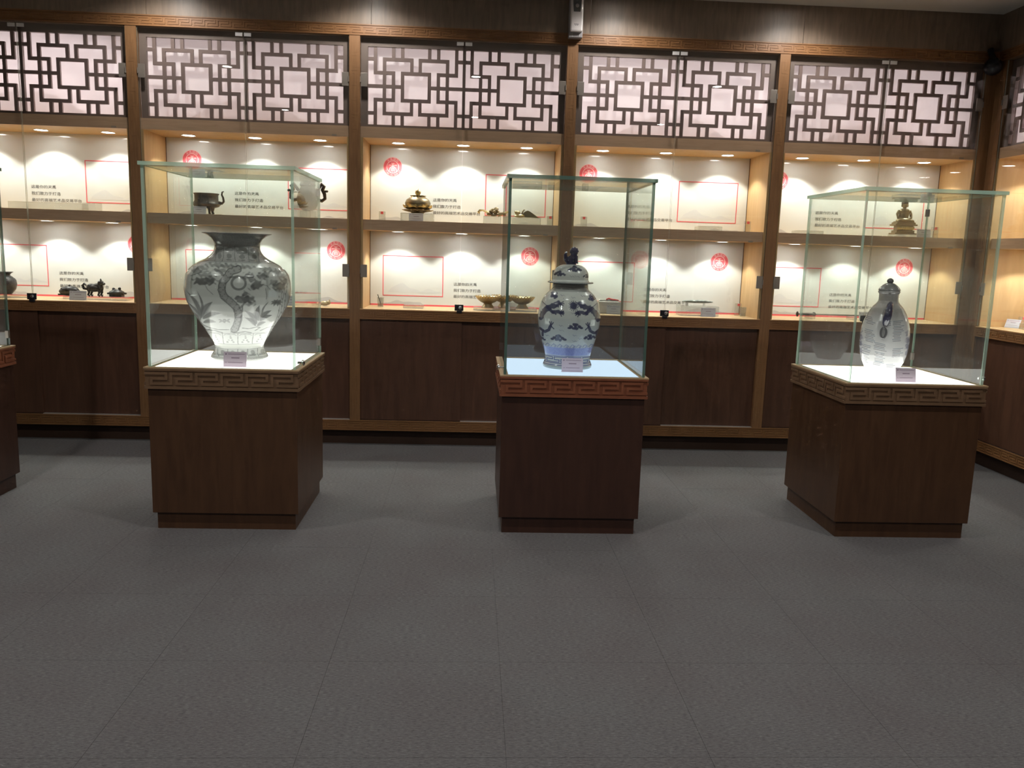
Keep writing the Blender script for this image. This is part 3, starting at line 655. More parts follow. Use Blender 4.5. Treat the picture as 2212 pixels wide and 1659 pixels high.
    for i in range(-5, 6):
        x = 640+i*112; g.line([(x, 1400), (x-4, 1460), (x+14, 1490)], 7, k, 0.7); g.ell(x+56, 1440, 26, 24, k2, 0.6); g.ell(x+56, 1470, 40, 10, k, 0.5)
    g.band(1488, 1545, (0.42, 0.43, 0.41), 0.8)
    nz = 0.5+0.5*np.sin(g.x*0.13+3*np.sin(g.y*0.05))*np.sin(g.y*0.19+2*np.sin(g.x*0.07)); g.put(((g.y > 1490) | (g.y < 392))*nz*0.6, k, 0.4)
    return g.c
v1 = thing('baluster_vase', 'large pale grey vase with flared rim painted with pine and banana plants', 'vase', (-1.280, 4.63, Z_LED+0.0005), R(15.4))
painted_lathe('vase_body', prof1, v1, paint1)

# lidded jar
S2 = 0.1748*4.66/1780.8*1.005; C2 = 548
pj = [(0, 1478), (290, 1482), (300, 1470), (302, 1445), (290, 1420), (281, 1395), (280, 1330), (300, 1250), (332, 1150), (358, 1050), (378, 955), (383, 870), (372, 780), (352, 700), (326, 645), (292, 598), (252, 562), (224, 538), (218, 520), (218, 478), (214, 470), (0, 468)]
pl = [(0, 471), (214, 471), (262, 466), (281, 460), (283, 452), (262, 444), (226, 438), (217, 425), (217, 380), (212, 345), (198, 312), (172, 280), (140, 258), (100, 246), (60, 240), (0, 238)]
pj = [(r*S2, (1482-y)*S2*1.012, y) for r, y in pj]; pl = [(r*S2, (1482-y)*S2*1.012, y) for r, y in pl]
def cloud(g, x, y, s, k, a=0.95):
    for dx, dy, rx, ry in ((0, -22, 34, 22), (-48, 0, 24, 18), (-72, 16, 22, 14), (48, 0, 26, 18), (74, 14, 22, 14), (-20, 22, 22, 16), (18, 22, 20, 18), (0, 4, 20, 14)): g.ell(x+dx*s, y+dy*s, rx*s, ry*s, k, a, 5)
def dragon(g, sx, k):
    X_ = lambda x: C2-20+(x-C2+20)*sx if sx < 0 else x
    L_ = lambda pts, w_, **q: g.line([(X_(x), y) for x, y in pts], w_, k, 0.92, **q)
    L_([(400, 690), (350, 720), (290, 745), (235, 780), (200, 830), (185, 880)], 62, wob=3); L_([(330, 800), (390, 790), (440, 800)], 46, wob=3); L_([(260, 740), (330, 800)], 40)
    for a in (-60, -30, 0, 30, 200, 230, 260): L_([(405, 695), (405+58*math.cos(R(a)), 695-44*math.sin(R(a)))], 12)
    for a in (-70, -35, 0, 30, 60): L_([(415, 800), (415+50*math.cos(R(a)), 800-40*math.sin(R(a)))], 11)
    L_([(200, 690), (270, 740), (300, 745)], 10)
    L_([(170, 1010), (230, 1040), (280, 1010), (300, 960)], 34); L_([(205, 1030), (200, 1090)], 30)
    for a in (50, 80, 110, -40): L_([(305, 960), (305+46*math.cos(R(a)), 960-52*math.sin(R(a)))], 13)
def squig(g, pts, k):
    for x, y in pts:
        g.line([(x-26, y-8), (x-8, y+8), (x+8, y-4), (x+26, y+8)], 5, k, 0.7)
def paint2(X, Y, th):
    g = Canvas(X, Y, C2, S2, (0.56, 0.58, 0.56), (562, -0.047)); k = (0.035, 0.04, 0.10)
    g.band(460, 530, (0.20, 0.20, 0.20)); g.band(500, 506, (0.08, 0.08, 0.09)); g.band(530, 560, (0.36, 0.37, 0.36))
    for (x, y, an) in ((348, 605, -40), (800, 625, 40)):
        for dx, dy in ((-18, -24), (18, -20), (-26, 10), (8, 20), (0, 0), (24, 8)): g.ell(x+dx, y+dy, 22, 19, k, 0.92)
    g.ell(575, 715, 42, 40, k, 0.95)
    for i in range(16): a = i*22.5; g.line([(575, 715), (575+60*math.cos(R(a)), 715+57*math.sin(R(a)))], 8, k, 0.9)
    dragon(g, 1, k); dragon(g, -1, k)
    cloud(g, 595, 955, 1.0, k); cloud(g, 395, 1100, 1.0, k); cloud(g, 770, 1085, 0.85, k); cloud(g, 120+40, 1130, 0.8, k)
    squig(g, ((430, 950), (430, 1005), (770, 930), (770, 1000), (590, 1060), (585, 1130), (655, 1100), (260, 1080), (570, 800), (575, 620), (450, 600), (690, 600), (480, 640), (680, 680)), (0.16, 0.17, 0.26))
    for i in range(-7, 8):
        x = 560+i*75
        g.line([(x-30, 1205), (x, 1175), (x+26, 1190), (x+6, 1206)], 9, (0.17, 0.19, 0.34), 0.8); g.line([(x+10, 1215), (x+34, 1195)], 8, (0.17, 0.19, 0.34), 0.7)
    g.band(1215, 1312, (0.20, 0.25, 0.62), 0.85, 14)
    nz = np.sin(g.x*0.16+2*np.sin(g.y*0.09))*np.sin(g.y*0.21+2*np.sin(g.x*0.05)); g.put(np.where((g.y > 1180) & (g.y < 1312), nz*0.5+0.1, 0), (0.10, 0.12, 0.36), 0.6)
    kb = (0.03, 0.05, 0.24)
    g.band(1318, 1326, kb); g.band(1404, 1412, kb); g.band(1424, 1436, kb, 0.8); g.band(1440, 1482, (0.30, 0.34, 0.33), 0.9)
    u = 172
    for i in range(-5, 6):
        x = 340+i*u
        for pts in ([(x, 1335), (x+150, 1335), (x+150, 1365)], [(x, 1335), (x, 1368), (x+60, 1368)], [(x+80, 1392), (x+80, 1362), (x+150, 1362)], [(x+80, 1394), (x+u+58, 1394), (x+u+58, 1368)]): g.line(pts, 9, kb, 0.95, wob=0)
    return g.c
def paint2l(X, Y, th):
    g = Canvas(X, Y, C2, S2, (0.54, 0.56, 0.54), (562, -0.047)); k = (0.04, 0.045, 0.09)
    g.band(440, 480, (0.30, 0.31, 0.30)); cloud(g, 592, 292, 0.9, k); cloud(g, 410, 352, 0.8, k); cloud(g, 735, 372, 0.5, k)
    squig(g, ((560, 378), (620, 378), (500, 320)), (0.2, 0.21, 0.26))
    return g.c
v2 = thing('lidded_jar', 'blue and white lidded jar with dragons, clouds and a seated lion finial', 'jar', (0.553, 4.62, Z_LED+0.0005), R(-6.8))
painted_lathe('jar_body', pj, v2, paint2)
lid = painted_lathe('lid', pl, v2, paint2l)
def jz(y): return (1482-y)*S2*1.012
b = MB(); zf = jz(240)
b.box(-0.026, 0.026, -0.02, 0.02, zf-0.004, zf+0.010)
b.ball((0.002, 0, zf+0.026), (0.028, 0.022, 0.024)); b.ball((0.012, -0.004, zf+0.048), (0.020, 0.018, 0.024)); b.ball((0.013, -0.004, zf+0.072), (0.0235, 0.020, 0.0195))
for i in range(9): b.ball((0.013+0.020*math.cos(i*0.7), -0.004+0.004*math.sin(i*2), zf+0.072+0.017*math.sin(i*0.7)), 0.0065, 8, 6)
b.ball((0.026, -0.014, zf+0.066), (0.009, 0.009, 0.009), 8, 6)
for dx in (-0.004, 0.026): b.tube([(dx, -0.014, zf+0.045), (dx+0.002, -0.018, zf+0.02), (dx+0.003, -0.02, zf+0.004)], [0.010, 0.009, 0.010])
b.tube([(-0.018, 0.004, zf+0.010), (-0.030, 0.006, zf+0.025), (-0.034, 0.006, zf+0.050), (-0.030, 0.006, zf+0.068)], [0.012, 0.013, 0.011, 0.006])
b.build('lion_finial', M['cobalt'], lid, True)

# snuff-bottle shaped vase with handles
S3 = 0.14467*4.65/1780.8*1.0; C3 = 490
pv = [(0, 1512), (192, 1514), (203, 1505), (212, 1480), (232, 1440), (262, 1382), (302, 1300), (330, 1205), (345, 1100), (351, 1000), (350, 900), (338, 800), (312, 700), (274, 600), (222, 505), (162, 442), (141, 405), (138, 360), (138, 300), (146, 290), (156, 280), (157, 262), (150, 256), (0, 254)]
pd3 = [(0, 256), (150, 256), (157, 246), (155, 236), (128, 200), (92, 165), (60, 146), (40, 140), (0, 138)]
pv = [(r*S3, (1514-y)*S3*1.012, y) for r, y in pv]; pd3 = [(r*S3, (1514-y)*S3*1.012, y) for r, y in pd3]
def paint3(X, Y, th):
    g = Canvas(X, Y, C3, S3, (0.55, 0.55, 0.56), (574, -0.073)); k = (0.035, 0.045, 0.08); k2 = (0.05, 0.11, 0.17)
    g.band(256, 640, (0.30, 0.28, 0.26), 0.8, 160)
    nz = np.sin(g.x*0.21+2*np.sin(g.y*0.11))*np.sin(g.y*0.23+2*np.sin(g.x*0.09)); g.put(np.where(g.y < 620, nz*0.5, 0), (0.15, 0.15, 0.15), 0.5)
    rnd = random.Random(4)
    for bx, by, n, wd in ((300, 640, 5, 130), (300, 830, 8, 140), (680, 690, 8, 150), (680, 880, 5, 130), (450, 1010, 5, 190), (450, 1150, 7, 150), (250, 1060, 5, 110), (690, 1090, 6, 150), (250, 1200, 6, 100), (600, 1330, 4, 120), (420, 1290, 3, 120), (150, 900, 8, 60), (830, 950, 8, 60), (560, 700, 3, 60), (170, 1180, 6, 60), (370, 1395, 2, 110)):
        for i in range(n):
            y = by+i*24; x = bx-wd/2+rnd.uniform(-14, 14); e = x+wd*rnd.uniform(0.7, 1.0); sl = 0.14 if bx < 560 else -0.10
            m = np.abs(g.y-(y+sl*(g.x-x))); dash = 0.55+0.45*np.sin(g.x*0.55+y)*np.sin(g.x*0.21+y*1.7)
            g.put((6.5-m)/2.5*(g.x > x)*(g.x < e)*dash, k if i % 3 else k2, 0.8)
    for sx_ in (-1, 1):
        for y in (860, 960, 1060, 1160): g.ell(C3+sx_*330, y, 34, 44, (0.12, 0.12, 0.20), 0.6, 20, wob=3)  # soft purple shading painted into the glaze down both sides
    g.band(1380, 1514, (0.66, 0.66, 0.68), 0.6, 60)
    return g.c
def paint3l(X, Y, th):
    g = Canvas(X, Y, C3, S3, (0.20, 0.20, 0.20), (574, -0.073)); nz = np.sin(g.x*0.17+2*np.sin(g.y*0.2)); g.put(nz*0.5, (0.36, 0.36, 0.35), 0.6); return g.c
v3 = thing('lidded_vase', 'oval lidded vase covered in small written lines with dark dragon-loop handle', 'vase', (2.382, 4.62, Z_LED+0.0005), R(-26))
vb3 = painted_lathe('vase_body', pv, v3, paint3)
l3 = painted_lathe('lid', pd3, v3, paint3l)
def vz(y): return (1514-y)*S3*1.012
MB().lathe([(0.0, vz(142)), (0.012, vz(141)), (0.017, vz(128)), (0.0185, vz(110)), (0.0155, vz(88)), (0.008, vz(74)), (0.001, vz(68))], 20).build('knob', M['cobaltgrey'], l3, True)
def rad3(y):
    for (r0, z0, y0), (r1, z1, y1) in zip(pv[:-1], pv[1:]):
        if min(y0, y1) <= y <= max(y0, y1) and y0 != y1: return r0+(r1-r0)*(y-y0)/(y1-y0)
    return 0.05
for s in (-1, 1):
    b = MB(); pts = []
    for i in range(13):
        f = i/12; y = 425+f*330; pts.append((0.012-0.02*f, s*(rad3(y)+0.006+0.035*math.sin(PI*min(f*1.15, 1))), vz(y)))
    b.tube(pts, [0.010, 0.017, 0.020, 0.0215, 0.022, 0.022, 0.022, 0.0215, 0.021, 0.020, 0.019, 0.017, 0.011], 12)
    hnd = b.build('handle', M['cobalt'], v3, True)
    rp = []
    for i in range(20):
        a = 2*PI*i/20; yy = 860+75*math.cos(a); rp.append((-0.012+0.014*math.sin(a), s*(rad3(yy)+0.010), vz(yy)))
    MB().tube(rp, 0.006, 8, close=True).build('handle_ring', M['cobaltgrey'], hnd, True)

# ------------------------------------------------------------------ label cards
def card(name, label, x, y, z, w_, h_, matk='card', lean=12, group=None, rz=0, lines=3):
    t = thing(name, label, 'label card', (x, y, z+0.001), rz, group)
    q = Matrix.Rotation(R(-lean), 4, 'X')
    MB().box(-w_/2, w_/2, -0.001, 0.001, 0, h_).xf(q).build('card_face', M[matk], t)
    MB().box(-w_/2, w_/2, 0.0012, 0.0022, 0, h_*0.55).xf(q).box(-w_/2, w_/2, 0.0, h_*0.35, -0.0005, 0.0008).build('card_stand', M['acrylic'], t)
    b = MB(); r_ = h_*0.045
    b.add([(-w_*0.40+r_*math.cos(a*PI/6), -0.0013, h_*0.84+r_*math.sin(a*PI/6)) for a in range(12)], [tuple(range(12))])
    def row(x0, x1, zc, hh, n):
        for i in range(n):
            a = x0+(x1-x0)*i/n; c = a+(x1-x0)/n*0.75; b.add([(a, -0.0013, zc-hh/2), (c, -0.0013, zc-hh/2), (c, -0.0013, zc+hh/2), (a, -0.0013, zc+hh/2)], [(0, 1, 2, 3)])
    row(-w_*0.30, w_*0.42, h_*0.84, h_*0.035, 14); row(-w_*0.16, w_*0.20, h_*0.60, h_*0.06, 6)
    if lines > 2: row(-w_*0.30, w_*0.35, h_*0.30, h_*0.035, 12); row(-w_*0.42, -w_*0.34, h_*0.30, h_*0.03, 1); row(-w_*0.46, w_*0.46, h_*0.08, h_*0.02, 16)
    b.xf(q); o = b.build('card_print', M['cardprint'], t); o['kind'] = 'stuff'
    return t
card('label_card', 'lilac printed card in front of the big grey vase', -1.216, 4.300, Z_LED+0.002, 0.118, 0.080)
card('label_card', 'white printed card in front of the lidded blue jar', 0.556, 4.40, Z_LED+0.002, 0.116, 0.076)
card('label_card', 'lilac printed card beside the base of the vase covered in written lines', 2.362, 4.305, Z_LED+0.002, 0.112, 0.078)

# ------------------------------------------------------------------ things on the shelves
YS = 6.45
def acrylic_box(label, x0, x1, z, h, y=YS, dep=0.12, name='acrylic_riser', solid=True, group=None):
    t = MB().box(-(x1-x0)/2, (x1-x0)/2, -dep/2, dep/2, 0.0008, h).build(name, M['acrylic'], None, bevel=0.003, loc=((x0+x1)/2, y, z))
    return tag(t, label, 'display riser', group)
def tag_stand(label, x, z, y=YS, h=0.075):
    t = thing('thermometer_stand', label, 'small stand', (x, y, z), 0, 'small clear stands with a red square')
    MB().box(-0.024, 0.024, -0.014, 0.014, 0.0008, h).build('clear_block', M['acrylic'], t, bevel=0.002)
    MB().box(-0.010, 0.010, -0.017, -0.0145, h-0.020, h-0.001).build('red_square', M['red'], t)
def cup(label, x, z, y=YS, stick=False):
    t = thing('glass_cup', label, 'glass cup', (x, y, z))
    MB().lathe([(0.018, 0.001), (0.022, 0.003), (0.026, 0.075), (0.0245, 0.075), (0.0205, 0.008), (0, 0.008)], 24, caps=False).build('cup_wall', M['acrylic'], t, True)
    MB().lathe([(0.002, 0.009), (0.0200, 0.009), (0.0215, 0.030), (0.002, 0.030)], 20).build('water', M['acrylic'], t, True)
    if stick: MB().tube([(0.008, 0, 0.01), (-0.022, 0, 0.098)], [0.002, 0.003]).build('dark_stick', M['black'], t)
MT = Z_MT; CT = Z_CT
# --- cabinet 0
t = thing('bronze_jar', 'round black bronze jar with flared rim at the left edge', 'jar', (-3.535, YS, CT+0.026))
MB().lathe([(0, 0), (0.055, 0), (0.06, 0.004), (0.084, 0.035), (0.093, 0.07), (0.088, 0.105), (0.066, 0.128), (0.050, 0.138), (0.052, 0.148), (0.066, 0.160), (0.074, 0.165), (0.070, 0.165), (0.050, 0.152), (0, 0.150)], 32, caps=False).build('jar_body', M['iron'], t, True)
MB().tube([(0.078*math.cos(2*PI*i/24), 0.078*math.sin(2*PI*i/24), 0.115) for i in range(24)], 0.003, close=True).build('rim_band', M['iron'], t, True)
acrylic_box('wide clear acrylic slab under the round black bronze jar', -3.63, -3.32, CT, 0.025)
acrylic_box('long clear acrylic slab under the dark bronze animals', -3.07, -2.60, CT, 0.026, dep=0.13)
t = thing('bronze_beast', 'flat humped dark bronze creature left of the white card', 'bronze figurine', (-3.045, YS, CT+0.027))
MB().ball((0, 0, 0.037), (0.070, 0.045, 0.036)).ball((-0.03, 0, 0.029), (0.050, 0.04, 0.028)).ball((0.038, 0, 0.025), (0.042, 0.035, 0.024)).box(-0.076, 0.074, -0.03, 0.03, 0, 0.012).build('creature_body', M['iron'], t, True)
MB().ball((0.004, -0.01, 0.070), (0.010, 0.01, 0.012), 8, 6).ball((-0.05, -0.02, 0.048), (0.01, 0.01, 0.009), 8, 6).ball((0.05, -0.02, 0.042), (0.012, 0.01, 0.009), 8, 6).build('knobs', M['iron'], t, True)
t = thing('bronze_beast', 'dark bronze crouching beast with raised head and curled tail', 'bronze figurine', (-2.865, YS, CT+0.027))
MB().ball((0, 0, 0.060), (0.058, 0.030, 0.030)).ball((-0.02, 0, 0.075), (0.03, 0.024, 0.018)).ball((0.02, 0.0, 0.078), (0.028, 0.022, 0.018)).ball((0.045, 0, 0.060), (0.026, 0.022, 0.034)).build('creature_body', M['iron'], t, True)
MB().ball((0.052, 0, 0.098), (0.024, 0.020, 0.022)).ball((0.072, 0, 0.094), (0.014, 0.013, 0.011)).ball((0.048, 0.01, 0.122), (0.006, 0.005, 0.011), 8, 6).ball((0.06, -0.01, 0.120), (0.005, 0.005, 0.010), 8, 6).build('head', M['iron'], t, True)
for dx, dy in ((-0.035, -0.018), (0.04, -0.018), (-0.03, 0.018), (0.045, 0.018)):
    MB().tube([(dx, dy, 0.055), (dx+0.006, dy, 0.028), (dx-0.003, dy, 0.008), (dx+0.010, dy, 0.003)], [0.014, 0.009, 0.008, 0.009]).build('leg', M['iron'], t, True)
MB().tube([(-0.05, 0, 0.05), (-0.075, 0, 0.055), (-0.082, 0, 0.078), (-0.070, 0, 0.092), (-0.058, 0, 0.080)], [0.010, 0.010, 0.010, 0.009, 0.007]).build('tail', M['iron'], t, True)
t = thing('bronze_turtle', 'small dark bronze lidded turtle box at the right end of its shelf', 'bronze figurine', (-2.697, YS, CT+0.027))
MB().ball((0, 0, 0.026), (0.062, 0.045, 0.025)).box(-0.045, 0.045, -0.03, 0.03, 0, 0.02).ball((0, 0, 0.034), (0.046, 0.035, 0.024)).build('shell', M['iron'], t, True)
MB().ball((0.022, 0, 0.060), (0.012, 0.012, 0.012), 8, 6).ball((-0.022, 0, 0.056), (0.012, 0.012, 0.012), 8, 6).ball((0.064, 0, 0.025), (0.012, 0.01, 0.008), 8, 6).ball((-0.064, 0, 0.022), (0.010, 0.01, 0.008), 8, 6).build('knobs', M['iron'], t, True)
card('label_card', 'white card leaning before the dark bronze beasts', -2.93, 6.32, CT, 0.125, 0.070, 'cardblue')
acrylic_box('long low clear riser on the upper shelf at the far left', -3.43, -2.90, MT, 0.055)
acrylic_box('thick greenish acrylic block at the right end of the far left shelf', -2.895, -2.80, MT, 0.060)
# --- cabinet 1
t = thing('tripod_vessel', 'dark bronze cauldron on short legs with one long curled handle', 'bronze vessel', (-2.005, YS, MT+0.008))
MB().lathe([(0, 0.044), (0.06, 0.046), (0.090, 0.056), (0.100, 0.072), (0.094, 0.085), (0.086, 0.098), (0.086, 0.140), (0.094, 0.152), (0.090, 0.153), (0.080, 0.140), (0.080, 0.07), (0, 0.06)], 32, caps=False).build('vessel_body', M['bronze'], t, True)
MB().tube([(0.1*math.cos(2*PI*i/32), 0.1*math.sin(2*PI*i/32), 0.072) for i in range(32)], 0.004, close=True).build('waist_band', M['bronze'], t, True)
for a in (-35, 90, 215):
    x, y = 0.062*math.cos(R(a)), 0.062*math.sin(R(a))
    MB().tube([(x, y, 0.056), (x*1.12, y*1.12, 0.035), (x*1.05, y*1.05, 0.016), (x*1.2, y*1.2, 0.002)], [0.020, 0.013, 0.009, 0.010]).build('leg', M['bronze'], t, True)
MB().tube([(0.09, 0, 0.088), (0.115, 0, 0.082), (0.128, 0, 0.096), (0.124, 0, 0.125), (0.114, 0, 0.145), (0.118, 0, 0.166), (0.130, 0, 0.170)], [0.012, 0.010, 0.009, 0.008, 0.007, 0.006, 0.004]).build('handle', M['bronze'], t, True)
acrylic_box('small clear slab under the feet of the curled-handle cauldron', -2.11, -1.88, MT, 0.007, dep=0.14)
card('label_card', 'white card tilted before the curled-handle cauldron', -2.035, 6.34, MT, 0.115, 0.062, 'cardblue', 18)
t = thing('bronze_censer', 'dark bronze lidded vessel with two looped dragon handles behind the vase case glass', 'bronze vessel', (-1.250, YS, MT+0.055))
MB().lathe([(0, 0), (0.035, 0.002), (0.060, 0.020), (0.078, 0.055), (0.082, 0.090), (0.074, 0.130), (0.060, 0.160), (0.052, 0.178), (0.060, 0.190), (0, 0.192)], 28, caps=False).build('vessel_body', M['bronze'], t, True)
for s in (-1, 1):
    MB().tube([(s*0.07, 0, 0.085), (s*0.105, 0, 0.078), (s*0.128, 0, 0.095), (s*0.125, 0, 0.130), (s*0.110, 0, 0.160), (s*0.122, 0, 0.185), (s*0.105, 0, 0.200), (s*0.088, 0, 0.178), (s*0.068, 0, 0.150)], [0.012, 0.013, 0.013, 0.014, 0.015, 0.014, 0.015, 0.013, 0.011]).ball((s*0.140, 0, 0.150), (0.014, 0.01, 0.010), 8, 6).build('handle', M['bronze'], t, True)
ld = MB().lathe([(0, 0.193), (0.060, 0.193), (0.052, 0.215), (0.030, 0.238), (0.012, 0.248), (0.008, 0.262), (0.018, 0.272), (0.018, 0.280), (0, 0.284)], 24, caps=False).build('lid', M['bronze'], t, True)
acrylic_box('clear block raising the bronze vessel with dragon handles', -1.30, -1.20, MT, 0.054)
card('label_card', 'pale green card on the lower shelf beside the grey vase shoulder', -1.372, 6.34, CT, 0.080, 0.075, 'cardblue')
t = thing('gilt_ornament', 'small gold dog-shaped ornament lying low near the second post', 'gold ornament', (-1.125, 6.42, CT+0.002))
MB().ball((0, 0, 0.018), (0.034, 0.02, 0.018)).ball((0.03, 0, 0.024), (0.018, 0.016, 0.016)).ball((-0.03, 0, 0.014), (0.018, 0.016, 0.013)).ball((0.036, 0.008, 0.04), (0.005, 0.004, 0.008), 8, 6).build('ornament_body', M['gold'], t, True)
MB().tube([(-0.045, 0, 0.012), (-0.062, 0, 0.018), (-0.070, 0, 0.012)], [0.008, 0.006, 0.003]).build('tail', M['gold'], t, True)
t = thing('gilt_ornament', 'small gold cluster ornament next to the pale green card', 'gold ornament', (-1.46, 6.40, CT+0.002))
b = MB()
for i in range(9): b.ball((0.022*math.cos(i*2.4)*(i/9), 0.015*math.sin(i*2.4), 0.012+0.004*i), 0.011, 8, 6)
b.build('ornament_body', M['gold'], t, True)
# --- cabinet 2 : lotus censer
t = thing('lotus_censer', 'gilt bronze lotus-shaped censer with bud finial on clear riser', 'censer', (-0.421, YS, MT+0.064))
MB().lathe([(0, 0), (0.048, 0), (0.052, 0.006), (0.078, 0.022), (0.094, 0.050), (0.098, 0.076), (0.088, 0.100), (0.06, 0.120), (0.02, 0.128), (0, 0.128)], 32, caps=False).build('bowl', M['golddark'], t, True)
def petal_mb(L_, W_, bulge, tip, nu=7, nv=9):
    """a curved petal rising along +z from the origin, bulging towards +x"""
    vs = []; fs = []
    for j in range(nv+1):
        f = j/nv; hw_ = W_*math.sin(min(1.0, (f*0.93+0.07))*PI)**0.7; z = L_*f; x = bulge*math.sin(f*PI*0.9)+tip*f*f
        for i in range(nu+1):
            g = i/nu*2-1; vs.append((x-0.25*hw_*g*g*1.2, hw_*g, z))
    for j in range(nv):
        for i in range(nu): a = j*(nu+1)+i; fs.append((a, a+1, a+nu+2, a+nu+1))
    return MB().add(vs, fs)
def petal_ring(n, r, z, L_, W_, bulge, tip, tilt, matk, parent, off=0, name='petal'):
    m_ = petal_mb(L_, W_, bulge, tip); me = m_.mesh(name, M[matk], True)
    for i in range(n):
        a = 2*PI*(i+off)/n
        o = link(name, me, parent, (r*math.cos(a), r*math.sin(a), z), (0, 0, a)); o.rotation_euler = (Matrix.Rotation(a, 3, 'Z') @ Matrix.Rotation(tilt, 3, 'Y')).to_euler()
        md = o.modifiers.new('solid', 'SOLIDIFY'); md.thickness = 0.002
petal_ring(10, 0.060, 0.008, 0.060, 0.030, 0.010, 0.022, R(52), 'golddark', t)
petal_ring(8, 0.070, 0.026, 0.055, 0.034, 0.020, 0.020, R(28), 'gold', t, 0.5)
petal_ring(8, 0.076, 0.022, 0.108, 0.041, 0.030, -0.038, R(0), 'gold', t)
petal_ring(7, 0.030, 0.122, 0.034, 0.022, 0.004, 0.008, R(62), 'gold', t, 0.2)
fin = MB().lathe([(0, 0.122), (0.012, 0.124), (0.008, 0.132), (0.015, 0.139), (0.021, 0.152), (0.017, 0.168), (0.008, 0.180), (0.001, 0.185)], 20, caps=False).build('bud_finial', M['gold'], t, True)
petal_ring(6, 0.012, 0.134, 0.046, 0.013, 0.011, -0.008, R(2), 'gold', fin, 0.5, 'bud_petal')
acrylic_box('clear acrylic riser under the gilt lotus censer', -0.545, -0.298, MT, 0.063, dep=0.16)
card('label_card', 'blue-white card leaning on the riser of the lotus censer', -0.427, 6.35, MT, 0.108, 0.060, 'cardblue', 4)
tag_stand('small clear stand with red square at the left end of the lotus censer shelf', -0.690, MT, h=0.070)
tag_stand('small clear stand with red square right of the gilt fish', 0.595, MT, h=0.075)
t = thing('gilt_dragon', 'gilt scroll-shaped dragon ornament with knotted middle on clear block', 'gold ornament', (0.160, YS, MT+0.062))
b = MB(); rnd = random.Random(2)
for i in range(26):
    a = rnd.uniform(0, PI); q = rnd.uniform(0.2, 1); b.ball((0.045*math.cos(a)*q, rnd.uniform(-0.02, 0.02), 0.012+0.055*math.sin(a)*q), (0.013, 0.012, 0.010), 8, 6)
b.tube([(0.028*math.cos(2*PI*i/16), 0.0, 0.028+0.022*math.sin(2*PI*i/16)) for i in range(16)], 0.010, close=True)
b.build('knot', M['golddark'], t, True)
MB().tube([(-0.03, 0, 0.008), (-0.055, 0, 0.030), (-0.085, 0, 0.042), (-0.108, 0, 0.040), (-0.118, 0, 0.028), (-0.108, 0, 0.018)], [0.014, 0.010, 0.007, 0.009, 0.010, 0.006]).build('scroll_arm', M['gold'], t, True)
MB().tube([(0.03, 0, 0.010), (0.058, 0, 0.018), (0.080, 0, 0.022), (0.100, 0, 0.030), (0.118, 0, 0.026), (0.112, 0, 0.012)], [0.018, 0.014, 0.010, 0.008, 0.010, 0.006]).build('scroll_arm', M['golddark'], t, True)
acrylic_box('clear acrylic block under the gilt scroll dragon', 0.080, 0.215, MT, 0.060)
t = thing('gilt_fish', 'gilt fish with raised pointed tail lying on a clear slab', 'gold ornament', (0.405, YS, MT+0.056))
MB().prism([(-0.01, 0.004), (0.105, 0.0), (0.03, 0.050), (0.012, 0.056), (-0.012, 0.044), (-0.03, 0.02)], -0.012, 0.012).build('tail_fin', M['gold'], t)
MB().ball((-0.045, 0, 0.014), (0.045, 0.022, 0.014)).ball((-0.062, 0, 0.036), (0.022, 0.014, 0.016)).ball((-0.078, 0, 0.042), 0.009, 8, 6).build('fish_body', M['gold'], t, True)
MB().tube([(-0.030, 0, 0.02), (-0.024, 0, 0.045), (-0.014, 0, 0.060), (-0.004, 0, 0.058)], [0.008, 0.006, 0.005, 0.003]).build('fin', M['golddark'], t, True)
acrylic_box('clear acrylic block under the gilt fish', 0.300, 0.52, MT, 0.054, dep=0.11)
def lotus_bowl(label, x, y, z, group=None):
    t = thing('footed_bowl', label, 'bowl', (x, y, z), 0, 'three gilt footed bowls with petal rims')
    MB().lathe([(0, 0), (0.050, 0), (0.048, 0.006), (0.034, 0.022), (0.032, 0.032), (0.056, 0.042), (0.080, 0.060), (0.096, 0.084), (0.092, 0.086), (0.074, 0.064), (0.05, 0.050), (0, 0.044)], 36, caps=False).build('bowl_wall', M['golddark'], t, True)
    me = petal_mb(0.022, 0.010, 0.003, 0.004, 4, 4).mesh('rim_petal', M['gold'], True)
    for i in range(26):
        a = 2*PI*i/26; o = link('rim_petal', me, t, (0.090*math.cos(a), 0.090*math.sin(a), 0.074)); o.rotation_euler = (Matrix.Rotation(a, 3, 'Z') @ Matrix.Rotation(R(18), 3, 'Y')).to_euler()
lotus_bowl('leftmost gilt footed bowl with petal rim on the lower shelf', 0.131, 6.42, CT+0.022)
lotus_bowl('middle gilt footed bowl with petal rim, set further back', 0.262, 6.575, CT+0.022)
lotus_bowl('rightmost gilt footed bowl with petal rim, seen through the jar case', 0.398, 6.42, CT+0.022)
acrylic_box('clear slab under the leftmost gilt footed bowl', 0.02, 0.245, CT, 0.021, y=6.42, dep=0.13)
acrylic_box('clear slab under the middle gilt footed bowl', 0.17, 0.355, CT, 0.021, y=6.575, dep=0.12)
acrylic_box('clear slab under the rightmost gilt footed bowl', 0.29, 0.51, CT, 0.021, y=6.42, dep=0.13)
card('label_card', 'white card between the gilt footed bowls', 0.270, 6.33, CT, 0.060, 0.075, 'cardblue')
cup('clear glass cup with a dark stick at the lower left of the bowl cabinet', -0.70, CT, stick=True)
acrylic_box('low clear slab standing empty left of the footed bowls', -0.52, -0.365, CT, 0.026)
